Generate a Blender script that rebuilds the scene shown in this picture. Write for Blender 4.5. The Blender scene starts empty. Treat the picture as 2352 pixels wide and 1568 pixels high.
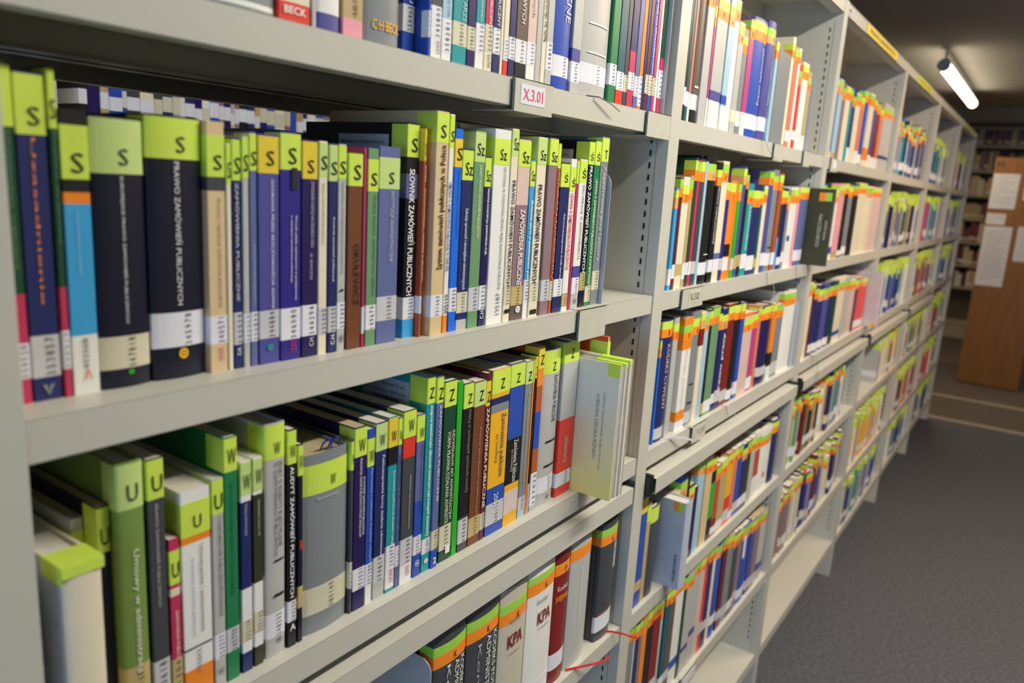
import bpy, math, random, re
from mathutils import Vector, Matrix, Euler
# ---------------------------------------------------------------- camera
sc = bpy.context.scene
col = bpy.context.collection
CAM = (-0.19178, -0.52378, 1.51697)
cd = bpy.data.cameras.new('camera'); cam = bpy.data.objects.new('camera', cd); col.objects.link(cam)
cd.sensor_width = 36.0; cd.lens = 1753.8 * 36.0 / 2352.0; cd.clip_start = 0.02; cd.clip_end = 60
R_ = Vector((0.57490, -0.81612, 0.05865)); U_ = Vector((0.13386, 0.16452, 0.97725)); F_ = Vector((0.80720, 0.55397, -0.20383))
mw = Matrix(((R_.x, U_.x, -F_.x, CAM[0]), (R_.y, U_.y, -F_.y, CAM[1]), (R_.z, U_.z, -F_.z, CAM[2]), (0, 0, 0, 1)))
cam.matrix_world = mw
cd.dof.use_dof = True; cd.dof.focus_distance = 1.02; cd.dof.aperture_fstop = 4.0; cd.dof.aperture_blades = 7
sc.camera = cam
vs = sc.view_settings
vs.view_transform = 'Standard'; vs.look = 'None'; vs.gamma = 1; vs.use_curve_mapping = False
vs.exposure = 0.16
# ---------------------------------------------------------------- world + lights
w = bpy.data.worlds.new('world'); sc.world = w; w.use_nodes = True
w.node_tree.nodes['Background'].inputs[0].default_value = (0.62, 0.75, 1.0, 1)
w.node_tree.nodes['Background'].inputs[1].default_value = 0.35
CEIL = 2.58
def area(name, loc, rot, sx, sy, power, colr, spread=180):
    l = bpy.data.lights.new(name, 'AREA'); l.shape = 'RECTANGLE'; l.size = sx; l.size_y = sy; l.energy = power; l.color = colr
    l.spread = math.radians(spread)
    o = bpy.data.objects.new(name, l); o.location = loc; o.rotation_euler = rot; col.objects.link(o); return o
NEAR = (1.0, 0.945, 0.82); WARM = (1.0, 0.78, 0.52)
ASSUMED_LAMPS = [(-2.2, -0.95, 1.5, NEAR), (1.25, -0.92, 40, NEAR), (3.3, -0.95, 33, (1.0, 0.75, 0.54))]  # lamps out of view, assumed from the slant of the shelf shadows
for i, (lx, ly, pw, lc) in enumerate(ASSUMED_LAMPS):
    area('assumed_aisle_tube_light', (lx, ly, 2.42), (0, 0, 0), 1.5, 0.07, pw, lc)
    area('added_ceiling_uplight', (lx, ly, 2.475), (math.pi, 0, 0), 1.5, 0.05, pw*0.42, (1.0, 0.95, 0.92))  # added uplight that brightens the near ceiling
area('far_tube_light', (7.0, 0.26, 2.41), (0, 0, 0), 2.0, 0.09, 16, WARM)
area('far_tube_uplight', (7.0, 0.26, 2.475), (math.pi, 0, 0), 2.0, 0.05, 5.0, WARM)
area('far_wall_fill_light', (9.2, -1.1, 2.42), (0, 0, 0), 1.2, 0.07, 9, WARM)  # added fill to brighten the far bookcase, no fixture hangs here
area('assumed_rear_aisle_light', (0.8, 0.75, 2.42), (0, 0, 0), 1.5, 0.07, 10, NEAR)  # assumed light over the rear aisle, no lamp modelled there
area('assumed_window_fill', (-3.4, -0.6, 1.45), (0, math.radians(-90), 0), 1.3, 2.0, 48, (0.34, 0.60, 1.0))  # added cool fill for the bluish panels, as from an assumed unseen window
# ---------------------------------------------------------------- materials
def lin(h):
    v = [int(h[i:i+2], 16) / 255 for i in (0, 2, 4)]
    return [(c / 12.92 if c <= 0.04045 else ((c + 0.055) / 1.055) ** 2.4) for c in v]
MC = {}
def mat(name, hexc, rough=0.42, metal=0.0, noise=0.06, scale=40.0, spec=0.5, bump=0.0, emit=0.0, stretch=(1, 1, 1)):
    if name in MC: return MC[name]
    m = bpy.data.materials.new(name); m.use_nodes = True; nt = m.node_tree; b = nt.nodes['Principled BSDF']
    c = lin(hexc); b.inputs['Roughness'].default_value = rough; b.inputs['Metallic'].default_value = metal
    b.inputs['Specular IOR Level'].default_value = spec
    tc = nt.nodes.new('ShaderNodeTexCoord'); mp = nt.nodes.new('ShaderNodeMapping'); nz = nt.nodes.new('ShaderNodeTexNoise')
    mp.inputs['Scale'].default_value = stretch
    nz.inputs['Scale'].default_value = scale; nz.inputs['Detail'].default_value = 3
    nt.links.new(tc.outputs['Object'], mp.inputs['Vector']); nt.links.new(mp.outputs[0], nz.inputs['Vector'])
    rp = nt.nodes.new('ShaderNodeValToRGB'); nt.links.new(nz.outputs['Fac'], rp.inputs[0])
    rp.color_ramp.elements[0].position = 0.3; rp.color_ramp.elements[1].position = 0.7
    rp.color_ramp.elements[0].color = [max(x * (1 - noise), 0) for x in c] + [1]
    rp.color_ramp.elements[1].color = [min(x * (1 + noise), 1) for x in c] + [1]
    nt.links.new(rp.outputs[0], b.inputs['Base Color'])
    if bump:
        bp = nt.nodes.new('ShaderNodeBump'); bp.inputs['Strength'].default_value = bump; bp.inputs['Distance'].default_value = 0.002
        nt.links.new(nz.outputs['Fac'], bp.inputs['Height']); nt.links.new(bp.outputs[0], b.inputs['Normal'])
    if emit:
        b.inputs['Emission Color'].default_value = c + [1]; b.inputs['Emission Strength'].default_value = emit
    MC[name] = m; return m
STEEL = mat('painted_steel', 'c8c6bb', 0.36, noise=0.02, scale=6)
STEEL_SIDE = STEEL
SLOT = mat('slot_dark', '0a0a0a', 0.8)
PLATE = mat('grey_plate', 'b4bac2', 0.35, noise=0.02, scale=5)
CAR = mat('carpet', '54565e', 0.95, noise=0.28, scale=70, bump=0.6)
CAR2 = mat('brown_carpet', '5c534e', 0.95, noise=0.12, scale=50, bump=0.4)
CEILM = mat('ceiling_paint', 'a09c9c', 0.9, noise=0.04, scale=1.2)
WALLM = mat('wall_paint', '9a968c', 0.9, noise=0.03, scale=2)
WOOD = mat('beech_veneer', '8c5a18', 0.45, noise=0.16, scale=9, stretch=(6, 6, 0.5))
PAPER = mat('white_paper', 'dcdce4', 0.7, noise=0.02)
STRIP = mat('step_edging', 'a29488', 0.5, noise=0.05)
PAGES = mat('page_block', 'd8d2c4', 0.85, noise=0.12, scale=30, stretch=(60, 1, 1))
PAGES_OLD = mat('yellowed_page_block', 'b8a888', 0.85, noise=0.12, scale=30, stretch=(60, 1, 1))
CN = dict(nv=('navy', '232c66'), dn=('dark navy', '14162c'), pu=('purple-blue', '2f2888'), dp=('dark purple', '261858'), bl=('blue', '2c50b4'), bb=('bright blue', '1c6ee6'),
 sk=('sky-blue', '3fa4e2'), lb=('light blue', 'a8cade'), sb=('slate-blue', '626ca0'), vb=('violet-blue', '50509a'), te=('teal', '229aa2'), dt=('dark teal', '165c68'),
 gr=('green', '228050'), dg=('dark green', '1a4a34'), bg=('bright green', '2cb02c'), ol=('olive-green', '78964a'), sg=('sage-green', '6e9a70'), do=('dark olive', '3a3a24'),
 rd=('red', 'e03c30'), dr=('dark red', '84201e'), cr=('crimson', 'c43860'), mg=('magenta', 'c04484'), pk=('pink', 'f0a4b0'), pp=('pale pink', 'dcc0b8'), mv=('mauve', '907680'),
 mr=('maroon', '641e30'), br=('brown', '74442a'), ru=('rust', 'b8552c'), go=('golden yellow', 'f0b428'), ye=('yellow', 'f0dc50'), be=('beige', 'dcc296'), cm=('cream', 'eae0c6'),
 wh=('white', 'ecece8'), lg=('light grey', 'bcbcba'), gy=('grey', '848a8e'), dk=('dark grey', '45484e'), bk=('black', '1a1a1c'), bn=('brown-grey', '645650'), tn=('tan', 'c0a878'),
 sm=('salmon', 'dc8060'), or_=('orange', 'f28c28'), sn=('stone-grey', 'cac4b2'))
CN['or'] = CN.pop('or_')
def cmat(k): return mat(CN[k][0].replace(' ', '_') + '_cover', CN[k][1], 0.36, noise=0.03, scale=25)
def lmat(k): return mat(CN[k][0].replace(' ', '_') + '_ink', CN[k][1], 0.5, noise=0.01)
TAPE = dict(N=('neon yellow-green', 'd0ea58'), P=('pale green', 'c6de88'), G=('gold', 'e8cc3c'), L=('green', 'a4d850'), O=('orange', 'ff9028'), K=('pale orange', 'e8a868'))
def tmat(k): return mat(TAPE[k][0].replace(' ', '_') + '_tape', TAPE[k][1], 0.4, noise=0.03)
LABW = mat('label_white', 'e6e6ee', 0.5, noise=0.02); LABC = mat('label_cream', 'd8d2b8', 0.5, noise=0.04)
LABG = mat('label_grey', 'cacace', 0.5, noise=0.03); LABT = mat('label_tan', 'c4b074', 0.45, noise=0.06)
LAB = dict(wh=LABW, cm=LABC, lg=LABG, tn=LABT, pp=mat('label_pink', 'dcc8c0', .5), go=LABT)
INK = mat('marker_ink', '1c1c18', 0.5)
# ---------------------------------------------------------------- mesh helpers
class MB:
    def __init__(s): s.v = []; s.f = []; s.m = []
    def quad(s, a, b, c, d, mi=0):
        n = len(s.v); s.v += [a, b, c, d]; s.f.append((n, n+1, n+2, n+3)); s.m.append(mi)
    def box(s, x0, x1, y0, y1, z0, z1, mi=0):
        n = len(s.v)
        s.v += [(x0,y0,z0),(x1,y0,z0),(x1,y1,z0),(x0,y1,z0),(x0,y0,z1),(x1,y0,z1),(x1,y1,z1),(x0,y1,z1)]
        for f in ((0,3,2,1),(4,5,6,7),(0,1,5,4),(1,2,6,5),(2,3,7,6),(3,0,4,7)):
            s.f.append(tuple(n+i for i in f)); s.m.append(mi)
    def loft(s, rings, mis, closed_ring=True, caps=True):
        n = len(s.v); k = len(rings[0])
        for r in rings: s.v += r
        for i in range(len(rings)-1):
            for j in range(k if closed_ring else k-1):
                a = n+i*k+j; b = n+i*k+(j+1) % k
                s.f.append((a, b, b+k, a+k)); s.m.append(mis[i] if isinstance(mis, (list, tuple)) else mis)
        if caps:
            s.f.append(tuple(n+j for j in range(k))[::-1]); s.m.append(0)
            s.f.append(tuple(n+(len(rings)-1)*k+j for j in range(k))); s.m.append(0)
    def tube(s, pts, r, n=8, mi=0):
        rings = []
        for i, p in enumerate(pts):
            p = Vector(p); q = Vector(pts[min(i+1, len(pts)-1)]); o = Vector(pts[max(i-1, 0)])
            t = (q-o).normalized(); a = t.orthogonal().normalized() if i == 0 else (pa - t*pa.dot(t)).normalized()
            pa = a; b = t.cross(a)
            rings.append([tuple(p + (a*math.cos(6.2832*j/n) + b*math.sin(6.2832*j/n))*r) for j in range(n)])
        s.loft(rings, mi)
    def strip(s, pts, wvec, th=0.0003, mi=0):
        wv = Vector(wvec); rings = []
        for i, p in enumerate(pts):
            p = Vector(p); t = (Vector(pts[min(i+1, len(pts)-1)]) - Vector(pts[max(i-1, 0)])).normalized()
            nn = t.cross(wv).normalized()*th
            rings.append([tuple(p-wv/2-nn), tuple(p+wv/2-nn), tuple(p+wv/2+nn), tuple(p-wv/2+nn)])
        s.loft(rings, mi)
    def build(s, name, mats, parent=None, loc=None, kind=None, bevel=0.0, smooth=False):
        me = bpy.data.meshes.new(name); me.from_pydata(s.v, [], s.f)
        for m in (mats if isinstance(mats, (list, tuple)) else [mats]): me.materials.append(m)
        if any(s.m): me.polygons.foreach_set('material_index', s.m)
        if smooth: me.polygons.foreach_set('use_smooth', [True]*len(me.polygons))
        me.update()
        o = bpy.data.objects.new(name, me); col.objects.link(o)
        if parent: o.parent = parent
        if loc: o.location = loc
        if kind: o['kind'] = kind
        if bevel:
            b = o.modifiers.new('bevel', 'BEVEL'); b.width = bevel; b.segments = 2; b.limit_method = 'ANGLE'
        return o
def empty(name, loc, label, cat, group=None):
    o = bpy.data.objects.new(name, None); o.empty_display_size = 0.02; col.objects.link(o); o.location = loc
    tag(o, label, cat, group); return o
def tag(o, label, cat, group=None):
    o['label'] = label; o['category'] = cat
    if group: o['group'] = group
    return o
# text -> flat glyph mesh normalised to the unit square
TC = {}
def glyphs(s, bold=False):
    k = (s, bold)
    if k in TC: return TC[k]
    cu = bpy.data.curves.new('t', 'FONT'); cu.body = s; cu.resolution_u = 2
    if bold: cu.offset = 0.018
    o = bpy.data.objects.new('t', cu); col.objects.link(o)
    dg = bpy.context.evaluated_depsgraph_get(); me = o.evaluated_get(dg).to_mesh()
    v = [(p.co.x, p.co.y) for p in me.vertices]; f = [tuple(p.vertices) for p in me.polygons]
    o.evaluated_get(dg).to_mesh_clear(); bpy.data.objects.remove(o); bpy.data.curves.remove(cu)
    if not v: v = [(0, 0), (1, 0), (1, 1)]; f = [(0, 1, 2)]
    x0 = min(p[0] for p in v); x1 = max(p[0] for p in v); y0 = min(p[1] for p in v); y1 = max(p[1] for p in v)
    asp = (x1-x0)/max(y1-y0, 1e-6)
    v = [((p[0]-x0)/max(x1-x0, 1e-6), (p[1]-y0)/max(y1-y0, 1e-6)) for p in v]
    TC[k] = (v, f, asp); return TC[k]
def ringshape(kind):
    v = []; f = []
    if kind == '-' or kind == '■':
        for i in range(13): v += [(i/12, 0), (i/12, 1)]
        return v, [(2*i, 2*i+2, 2*i+3, 2*i+1) for i in range(12)], 1
    if kind == '▼': return [(0,1),(.5,0),(1,1),(.62,.95),(.5,.3),(.38,.95)], [(0,1,4,5),(4,1,2,3)], 1
    n = 20
    def annulus(r0, r1):
        k = len(v)
        for i in range(n):
            a = 6.28318*i/n; v.append((.5+.5*r0*math.cos(a), .5+.5*r0*math.sin(a))); v.append((.5+.5*r1*math.cos(a), .5+.5*r1*math.sin(a)))
        for i in range(n): j = (i+1) % n; f.append((k+2*i, k+2*i+1, k+2*j+1, k+2*j))
    if kind == '●': annulus(0.0, 0.35); annulus(0.5, 1.0)
    if kind == '◎': annulus(0.82, 1.0); annulus(0.15, 0.4)
    return v, f, 1
def shape(s, bold=False):
    if s in ('-', '■', '▼', '●', '◎'): return ringshape(s)
    return glyphs(s, bold)
def print_on(name, s, d, a, b, xc, size, prof, m, parent, bold=False, off=0.0006, square=False):
    # lettering printed on a spine: d = reading direction, a..b = lower and upper height (m), xc centre, size across
    v, f, asp = shape(s, bold); z0, z1 = min(a, b), max(a, b); out = []
    if d == 'h':
        if s in ('●', '◎', '▼'): size = min(size, (z1-z0)*1.15)
        elif s in '-■': pass
    for (u, t) in v:
        if d == 'd': x = xc+(t-.5)*size; z = z1-u*(z1-z0)
        elif d == 'u': x = xc-(t-.5)*size; z = z0+u*(z1-z0)
        else: x = xc+(u-.5)*size; z = z0+t*(z1-z0)
        out.append((x, prof(x)-off, z))
    mb = MB(); mb.v = out; mb.f = f; mb.m = [0]*len(f)
    return mb.build(name, m, parent)
# ---------------------------------------------------------------- shelving geometry constants
S = dict(S1=1.6329, S2=1.3461, S3=1.0599, S4=0.7349, S5=0.4304, S6=0.1582)
ROWN = dict(S1='top shelf', S2='second shelf', S3='third shelf', S4='fourth shelf', S5='fifth shelf')
BAYN = {1: 'nearest bay', 2: 'second bay', 3: 'third bay'}
HH = 0.031; PW = 0.0197; TOPZ = 2.023; HBZ = 1.989; DEP = 0.225
ROWS=[
('S1',1,[
(163.0,65.4,10,235,'H','gy','',0,[('wh',4,8)],[]),
(229.0,32.4,10,240,'P','cm','',0,[('rd',0,16)],[('BECK','wh','h',13,7,0.5,0.7)]),
(263.0,5.4,10,225,'P','lg','',0,[],[]),
(269.0,26.4,10,235,'H','wh','',0,[('vb',0,15)],[]),
(297.0,24.4,10,225,'P','tn','',0,[('pk',0,16)],[('48701','br','u',43,18,0.6,0.2)]),
(324.0,46.4,10,235,'H','gy','',0,[],[('C·H·BECK','go','h',22,13,0.62,0.78)]),
(391.0,17.4,28,230,'P','bl','',(23,48,'wh','358462'),[],[('PUBLICZN','wh','d',112,50,0.6,0.3)]),
(408.6,3.5,10,225,'P','bl','',(19,44,'wh','354462'),[],[('PUBLICZN','wh','d',109,46,0.6,0.3)]),
(412.3,16.1,10,240,'P','dk','',(20,50,'wh','345805'),[('wh',0,20)],[('LEXIS','dr','u',18,6,0.7,0.3)]),
(429.0,15.4,10,240,'P','lb','',(9,39,'wh','358281'),[('wh',0,41)],[('rozprawy,rok','nv','d',84,43,0.6,0.3)]),
(446.0,23.4,10,235,'P','te','',(19,42,'cm','298010'),[],[('KOMENTARZE','lb','d',97,43,0.75,0.3)]),
(470.0,13.4,10,230,'P','dp','',(18,41,'cm','298016'),[],[]),
(484.0,15.4,10,235,'P','te','',(18,47,'wh','350510'),[('wh',0,18)],[('samorządowego','wh','d',109,49,0.5,0.2)]),
(500.0,14.4,10,230,'P','cr','',(21,49,'cm','205402'),[('cm',0,21)],[('ZAMÓWIEŃ PUBLICZN','wh','d',118,50,0.6,0.4),('POLITYCE','bk','u',19,5,0.6,0.4)]),
(515.0,13.4,10,235,'P','nv','',(21,48,'wh','345811'),[],[('SEKTOR PUBLICZNY','wh','d',117,50,0.6,0.4)]),
(529.0,5.4,10,230,'P','cm','',0,[],[]),
(535.0,9.4,10,235,'P','cm','',(17,40,'wh','357347'),[('rd',1,17)],[]),
(545.0,12.4,10,235,'P','nv','',(20,44,'wh','353178'),[],[]),
(558.0,22.4,10,240,'P','bn','',(19,44,'wh','351049'),[('bk',0,19)],[('FINANSOWYCH','wh','d',124,62,0.55,0.35)]),
(581.0,18.4,10,230,'P','pp','',(20,45,'wh','351375'),[('wh',0,20)],[('publicznych','mv','d',120,73,0.5,0.4)]),
(600.0,11.4,10,230,'P','lg','',0,[],[]),
(612.0,9.4,10,225,'P','cm','',0,[],[('Recht des öffentlichen Dienstes','bk','u',126,51,0.5,0.6)]),
(622.0,14.4,10,235,'P','lg','',(20,52,'wh','354850'),[],[]),
(638.0,42.4,10,235,'H','bl','',(16,41,'wh','350095'),[],[('PUBLICZNE','wh','d',176,81,0.7,0.34),('-','cm','h',60,58,0.62,0.7)]),
(682.0,21.4,10,225,'P','lg','',(14,39,'wh','354756'),[('vb',39,55)],[]),
(707.0,74.4,10,235,'H','lg','',(18,43,'wh','351131'),[],[('-','wh','h',94,92,0.55,0.7),('-','wh','h',58,56,0.55,0.7)]),
(784.0,20.4,10,230,'P','gr','',(24,52,'wh','358139'),[],[]),
(806.0,21.4,10,225,'P','dt','',(20,45,'wh','358430'),[('rd',1,20)],[]),
(828.0,11.4,10,240,'P','dk','',(20,43,'cm','344'),[],[]),
(841.0,19.4,10,235,'P','nv','',(25,49,'wh','358349'),[('cr',49,78),('cr',0,25)],[]),
(862.0,13.4,10,240,'P','sb','',(18,46,'wh','35431'),[],[]),
(876.0,11.4,10,230,'P','or','',(6,48,'wh','35'),[],[]),
(888.0,8.4,10,230,'P','nv','',0,[],[]),
(897.0,11.4,10,240,'P','mr','',(26,53,'cm','350'),[],[]),
(909.0,12.4,10,240,'P','bl','',(25,54,'cm','350'),[],[('DOKUMENTACJA DO ZAMÓWIEŃ PUBL','wh','u',209,56,0.5,0.6)]),
(923.0,9.4,10,235,'P','cr','',(26,52,'cm','351'),[],[]),
(933.0,7.4,10,240,'P','wh','',0,[],[]),
(942.0,13.4,10,235,'P','dg','',(25,66,'wh','355'),[('cr',66,83),('cr',3,25)],[]),
]),
('S2',1,[
(33.0,9.4,40,227,'P','dg','N',(18,43,'wh','350'),[('cr',0,77)],[('Uczestnictwo organizacji','sg','d',184,94,0.5,0.3)]),
(43.0,19.4,40,223,'P','nv','N S',(17,47,'lg','35385'),[('lb',186,190)],[('Uzasadnienie','or','d',183,69,0.5,0.14),('▼','gy','h',12,4,0.5,0.45)]),
(63.0,5.4,38,228,'P','dg','N S',(21,49,'wh','35031'),[('cr',0,80)],[('Prawo krajowe','sg','d',190,110,0.5,0.3)]),
(69.0,19.4,38,202,'P','wh','N S',0,[('bk',146,202),('or',138,146),('sk',44,138)],[('Zamówienia publiczne w orzecznictwie','lb','d',134,88,0.45,0.12),('452568','dk','u',42,19,0.5,0.2),('Λ','rd','h',19,11,0.55,0.3)]),
(89.0,39.4,36,200,'H','dn','P S',(15,40,'cm','34781'),[],[('EUROPEJSKIE PRAWO ZAMÓWIEŃ PUBLICZNYCH','wh','d',190,50,0.52,0.1),('●','bg','h',14,10,0.55,0.14)]),
(129.0,46.4,34,205,'H','dn','N S',(26,54,'wh','345978'),[],[('PRAWO ZAMÓWIEŃ PUBLICZNYCH','wh','d',175,60,0.5,0.13),('●','go','h',25,16,0.52,0.18)]),
(175.6,16.8,31,204,'P','be','N S',(24,48,'wh','340571'),[('dk',150,169)],[('Prawne regulacje publicznej gospodarki','bk','d',144,55,0.6,0.18),('LEXIS','cr','u',21,10,0.6,0.3)]),
(192.6,4.8,30,188,'P','cm','N S',0,[],[]),
(198.0,8.4,30,193,'P','nv','N S',(21,49,'lg','342038'),[],[('ZAMÓWIENIA PUBLICZNE','lg','d',161,59,0.5,0.5),('C.H.','wh','u',19,12,0.5,0.5)]),
(207.0,6.4,29,195,'P','lg','N S',(22,47,'wh','352359'),[],[]),
(214.0,7.4,29,199,'P','sb','N S',(22,48,'wh','355894'),[],[('SYSTEM ZAMÓWIEŃ PUBLICZNYCH','lg','d',107,54,0.5,0.35)]),
(222.0,21.4,28,198,'P','vb','G S',(23,48,'lg','344884'),[],[('OCHRONA PRZED BEZCZYNNOŚCIĄ ADMINI','wh','d',161,50,0.65,0.22),('●','te','h',18,12,0.5,0.3)]),
(244.0,22.4,27,202,'P','pu','N S',(19,48,'wh','346080'),[],[('Warunki udziału wykonawców w postępowaniu','wh','d',131,55,0.72,0.14),('o udzielenie zamówienia publicznego','wh','d',131,71,0.5,0.12),('-','bk','h',172,153,0.65,0.28),('LEXIS','cr','u',18,7,0.6,0.3)]),
(267.0,17.4,26,197,'P','dp','G S',(20,49,'wh','344294'),[],[('ZWIĄZANIE KASACJI NACZELNEGO SĄDU','lg','d',162,102,0.6,0.28),('W. SAWCZYN','lg','d',97,73,0.55,0.18),('C.H.','wh','u',19,10,0.6,0.3)]),
(285.0,10.4,25,197,'P','cm','P S',(19,45,'lg','335305'),[],[('PRAWO ZAMÓWIEŃ PUBLICZNYCH','dk','d',160,105,0.5,0.35)]),
(297.0,10.4,25,196,'P','nv','P S',(20,45,'lg','350'),[],[('Kontrola zamówień publicznych','wh','d',129,69,0.5,0.35),('C.H.','wh','u',19,8,0.5,0.5)]),
(308.0,10.4,25,196,'P','lg','N S',(22,48,'wh','357407'),[],[('ORGANIZACJA ZAMÓWIEŃ PUBLICZNYCH W PRAKTYCE','bk','d',163,76,0.5,0.4),('■','bk','h',61,59,0.5,0.45),('◎','bk','h',16,9,0.5,0.6)]),
(320.0,18.4,24,190,'P','br','N S',0,[],[('OKULEWICZ','bk','d',104,44,0.6,0.4)]),
(339.0,3.5,23,195,'P','cr','',0,[('wh',14,41)],[]),
(344.0,14.4,23,195,'P','sg','N S',(17,42,'wh','1496'),[],[('TEORIA PRAWA ADMINISTRACYJNEGO','dg','d',162,51,0.6,0.3)]),
(359.0,29.4,23,198,'P','sb','P S',(24,49,'lg','353803'),[],[('INSTYTUCJE ADMINISTRACYJNE','lg','d',164,84,0.6,0.22)]),
(403.0,18.4,28,224,'P','bk','N S',(20,44,'wh','352662'),[('sb',148,173),('sk',0,20)],[('SŁOWNIK ZAMÓWIEŃ PUBLICZNYCH','wh','d',178,46,0.5,0.62)]),
(421.6,3.5,21,221,'P','ru','G S',(26,45,'wh','33848'),[],[('RYNEK - PRYWATYZACJA - INTERES PUBLICZNY','cm','d',182,60,0.5,0.6)]),
(434.0,20.4,16,239,'P','be','N S',(21,45,'wh','351663'),[],[('System zamówień publicznych w Polsce','bk','u',210,73,0.6,0.55)]),
(459.0,8.4,19,238,'P','wh','N S',0,[('or',0,20)],[('UMOWY O ZAMÓWIENIA PUBLICZNE W ZARYSIE','bl','d',167,70,0.5,0.7),('355110','bk','u',44,22,0.5,0.55)]),
(469.0,13.4,19,224,'P','bb','G S',(23,50,'wh','348026'),[],[('Odpowiedzi na pytania o zamówienia publiczne','nv','d',195,107,0.6,0.4)]),
(483.0,19.4,19,204,'P','nv','N Sz',(20,44,'cm','333002'),[('lg',0,12)],[('Sukcesja uprawnień i obowiązków administracyjnych','wh','d',139,47,0.5,0.4)]),
(503.0,19.4,18,225,'P','sg','P Sz',(20,48,'lg','330760'),[],[('ZASADY PRAWA ZAMÓWIEŃ PUBLICZNYCH','cm','d',188,106,0.6,0.34)]),
(523.0,12.4,18,198,'P','dp','N Sz',(20,49,'wh','345573'),[],[('PRAWNA KONCEPCJA ZAMÓWIENIA PUBL','wh','d',166,85,0.6,0.5),('C.H','wh','u',19,9,0.5,0.6)]),
(538.0,32.4,17,230,'P','wh','N Sz',0,[],[('DECYZYJNA W STOSOWANIU PRAWA PRZEZ ADMINISTRACJĘ PUBLICZNĄ','dk','d',199,42,0.66,0.2),('195187','gy','u',38,11,0.66,0.25)]),
(571.0,14.4,16,233,'P','cm','P Sz',(21,45,'cm','331538'),[],[('PRAWO ZAMÓWIEŃ PUBLICZNYCH','nv','d',173,45,0.6,0.65),('■','bk','h',16,11,0.5,0.7)]),
(586.0,26.4,16,222,'P','mv','N Sz',(19,43,'tn','3496'),[('pp',144,222),('bn',0,19)],[('ZAMÓWIENIA PUBLICZNE','wh','d',139,44,0.6,0.5),('●','wh','h',18,9,0.6,0.6)]),
(613.0,10.4,15,199,'P','sk','N Sz',(23,50,'wh','348100'),[('wh',0,23)],[('Skuteczna oferta w zamówieniach publ','wh','d',150,51,0.5,0.7)]),
(626.0,21.4,15,228,'P','cm','P Sz',(20,45,'cm','357570'),[],[('PRAWO ZAMÓWIEŃ PUBLICZNYCH','nv','d',170,45,0.5,0.6),('■','bk','h',10,4,0.5,0.7)]),
(652.0,20.4,14,229,'P','mv','N Sz',(19,47,'lg','33853'),[],[]),
(673.0,7.4,14,224,'P','ru','N -',(18,44,'cm','3344'),[],[('ORGAN NADZORU','tn','d',187,47,0.5,0.5)]),
(683.0,22.4,14,200,'P','nv','N Ś',(22,46,'wh','352820'),[],[('Administracyjnoprawne środki zwrotu','wh','d',134,46,0.6,0.3)]),
(707.0,15.4,14,206,'P','wh','N Ś',(6,25,'tn','34001'),[],[('USTAWA O ZAMÓWIENIACH PUBLICZNYCH','rd','d',172,58,0.5,0.7)]),
(724.0,5.4,14,206,'P','cr','N -',0,[],[]),
(731.0,20.4,14,207,'P','wh','N Ś',(22,45,'wh','34981'),[('vb',45,61),('lg',0,22)],[('SPECYFIKACJI W ZAMÓWIENIACH','dk','d',176,71,0.6,0.4),('◎','bk','h',15,8,0.5,0.6)]),
(753.0,15.4,14,233,'P','dn','N Ś',(25,51,'tn','33240'),[],[('PRAWO ZAMÓWIEŃ PUBLICZNYCH','wh','d',201,51,0.5,0.7)]),
(770.0,16.4,14,235,'P','gr','N Ś',(7,30,'cm','3334'),[],[('USTAWA O ZAMÓWIENIACH PUBLICZNYCH Z KOMENTARZEM','cm','d',182,31,0.5,0.5)]),
(788.0,21.4,14,241,'P','gy','N T',(23,51,'cm','33480'),[],[('Zagadnienia budżetowe','lg','d',202,65,0.5,0.5)]),
]),
('S3',1,[
(35.0,28.4,-2,176,'H','cm','',0,[],[]),
(66.0,9.4,50,186,'P','lg','N -',0,[],[]),
(75.6,9.8,30,199,'P','dn','N U',0,[],[]),
(85.6,21.8,18,233,'H','ol','P U',(33,60,'tn','351'),[],[('Umowy w administracji','wh','d',161,54,0.55,0.3)]),
(109.0,14.4,18,231,'P','dk','N U',(20,55,'lg','353'),[],[('PRAWO ZAMÓWIEŃ PUBLICZNYCH','lg','d',193,104,0.5,0.26)]),
(125.0,9.4,18,158,'P','cr','N U',(12,49,'go','34'),[('cm',119,126),('cm',107,114)],[('ZAMÓWIENIA PUBLICZ','cm','d',94,49,0.6,0.4)]),
(136.0,27.4,18,195,'P','wh','N U',0,[('or',148,169),('dk',50,52),('or',1,31)],[('Umowy,pisma i postanowienia','bk','d',145,64,0.65,0.15),('w sprawach zamówień publicznych','bl','d',135,62,0.35,0.1),('345665','gy','u',49,26,0.5,0.16)]),
(165.0,11.4,18,198,'P','lg','N U',(28,52,'wh','353377'),[],[('O PARTNERSTWIE PUBLICZNO-PRYWATNYM','dk','d',166,70,0.6,0.34),('◎','dk','h',19,13,0.5,0.5)]),
(177.0,13.4,18,232,'P','gr','N W',(29,52,'lg','345790'),[],[('Zamówienia podprogowe w samorządzie','dg','d',191,84,0.5,0.3)]),
(193.0,11.4,18,206,'P','wh','P W',(31,53,'cm','33213'),[('nv',84,168),('nv',0,20)],[('Dialog konkurencyjny','lg','d',166,136,0.4,0.35)]),
(206.0,10.4,18,206,'P','wh','P W',(34,56,'cm','332132'),[('do',85,171),('do',0,20)],[('Zamówienia z wolnej ręki','lg','d',166,131,0.5,0.35)]),
(219.0,23.4,18,233,'H','lg','N W',(20,45,'wh','348253'),[],[('SPORY O ROBOTY BUDOWLANE','dk','d',201,112,0.72,0.2),('W ZAMÓWIENIACH PUBLICZNYCH','dk','d',201,104,0.5,0.2),('-','bk','h',100,98,0.62,0.5),('-','bk','h',65,62,0.62,0.5),('◎','bk','h',19,13,0.62,0.3)]),
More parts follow.
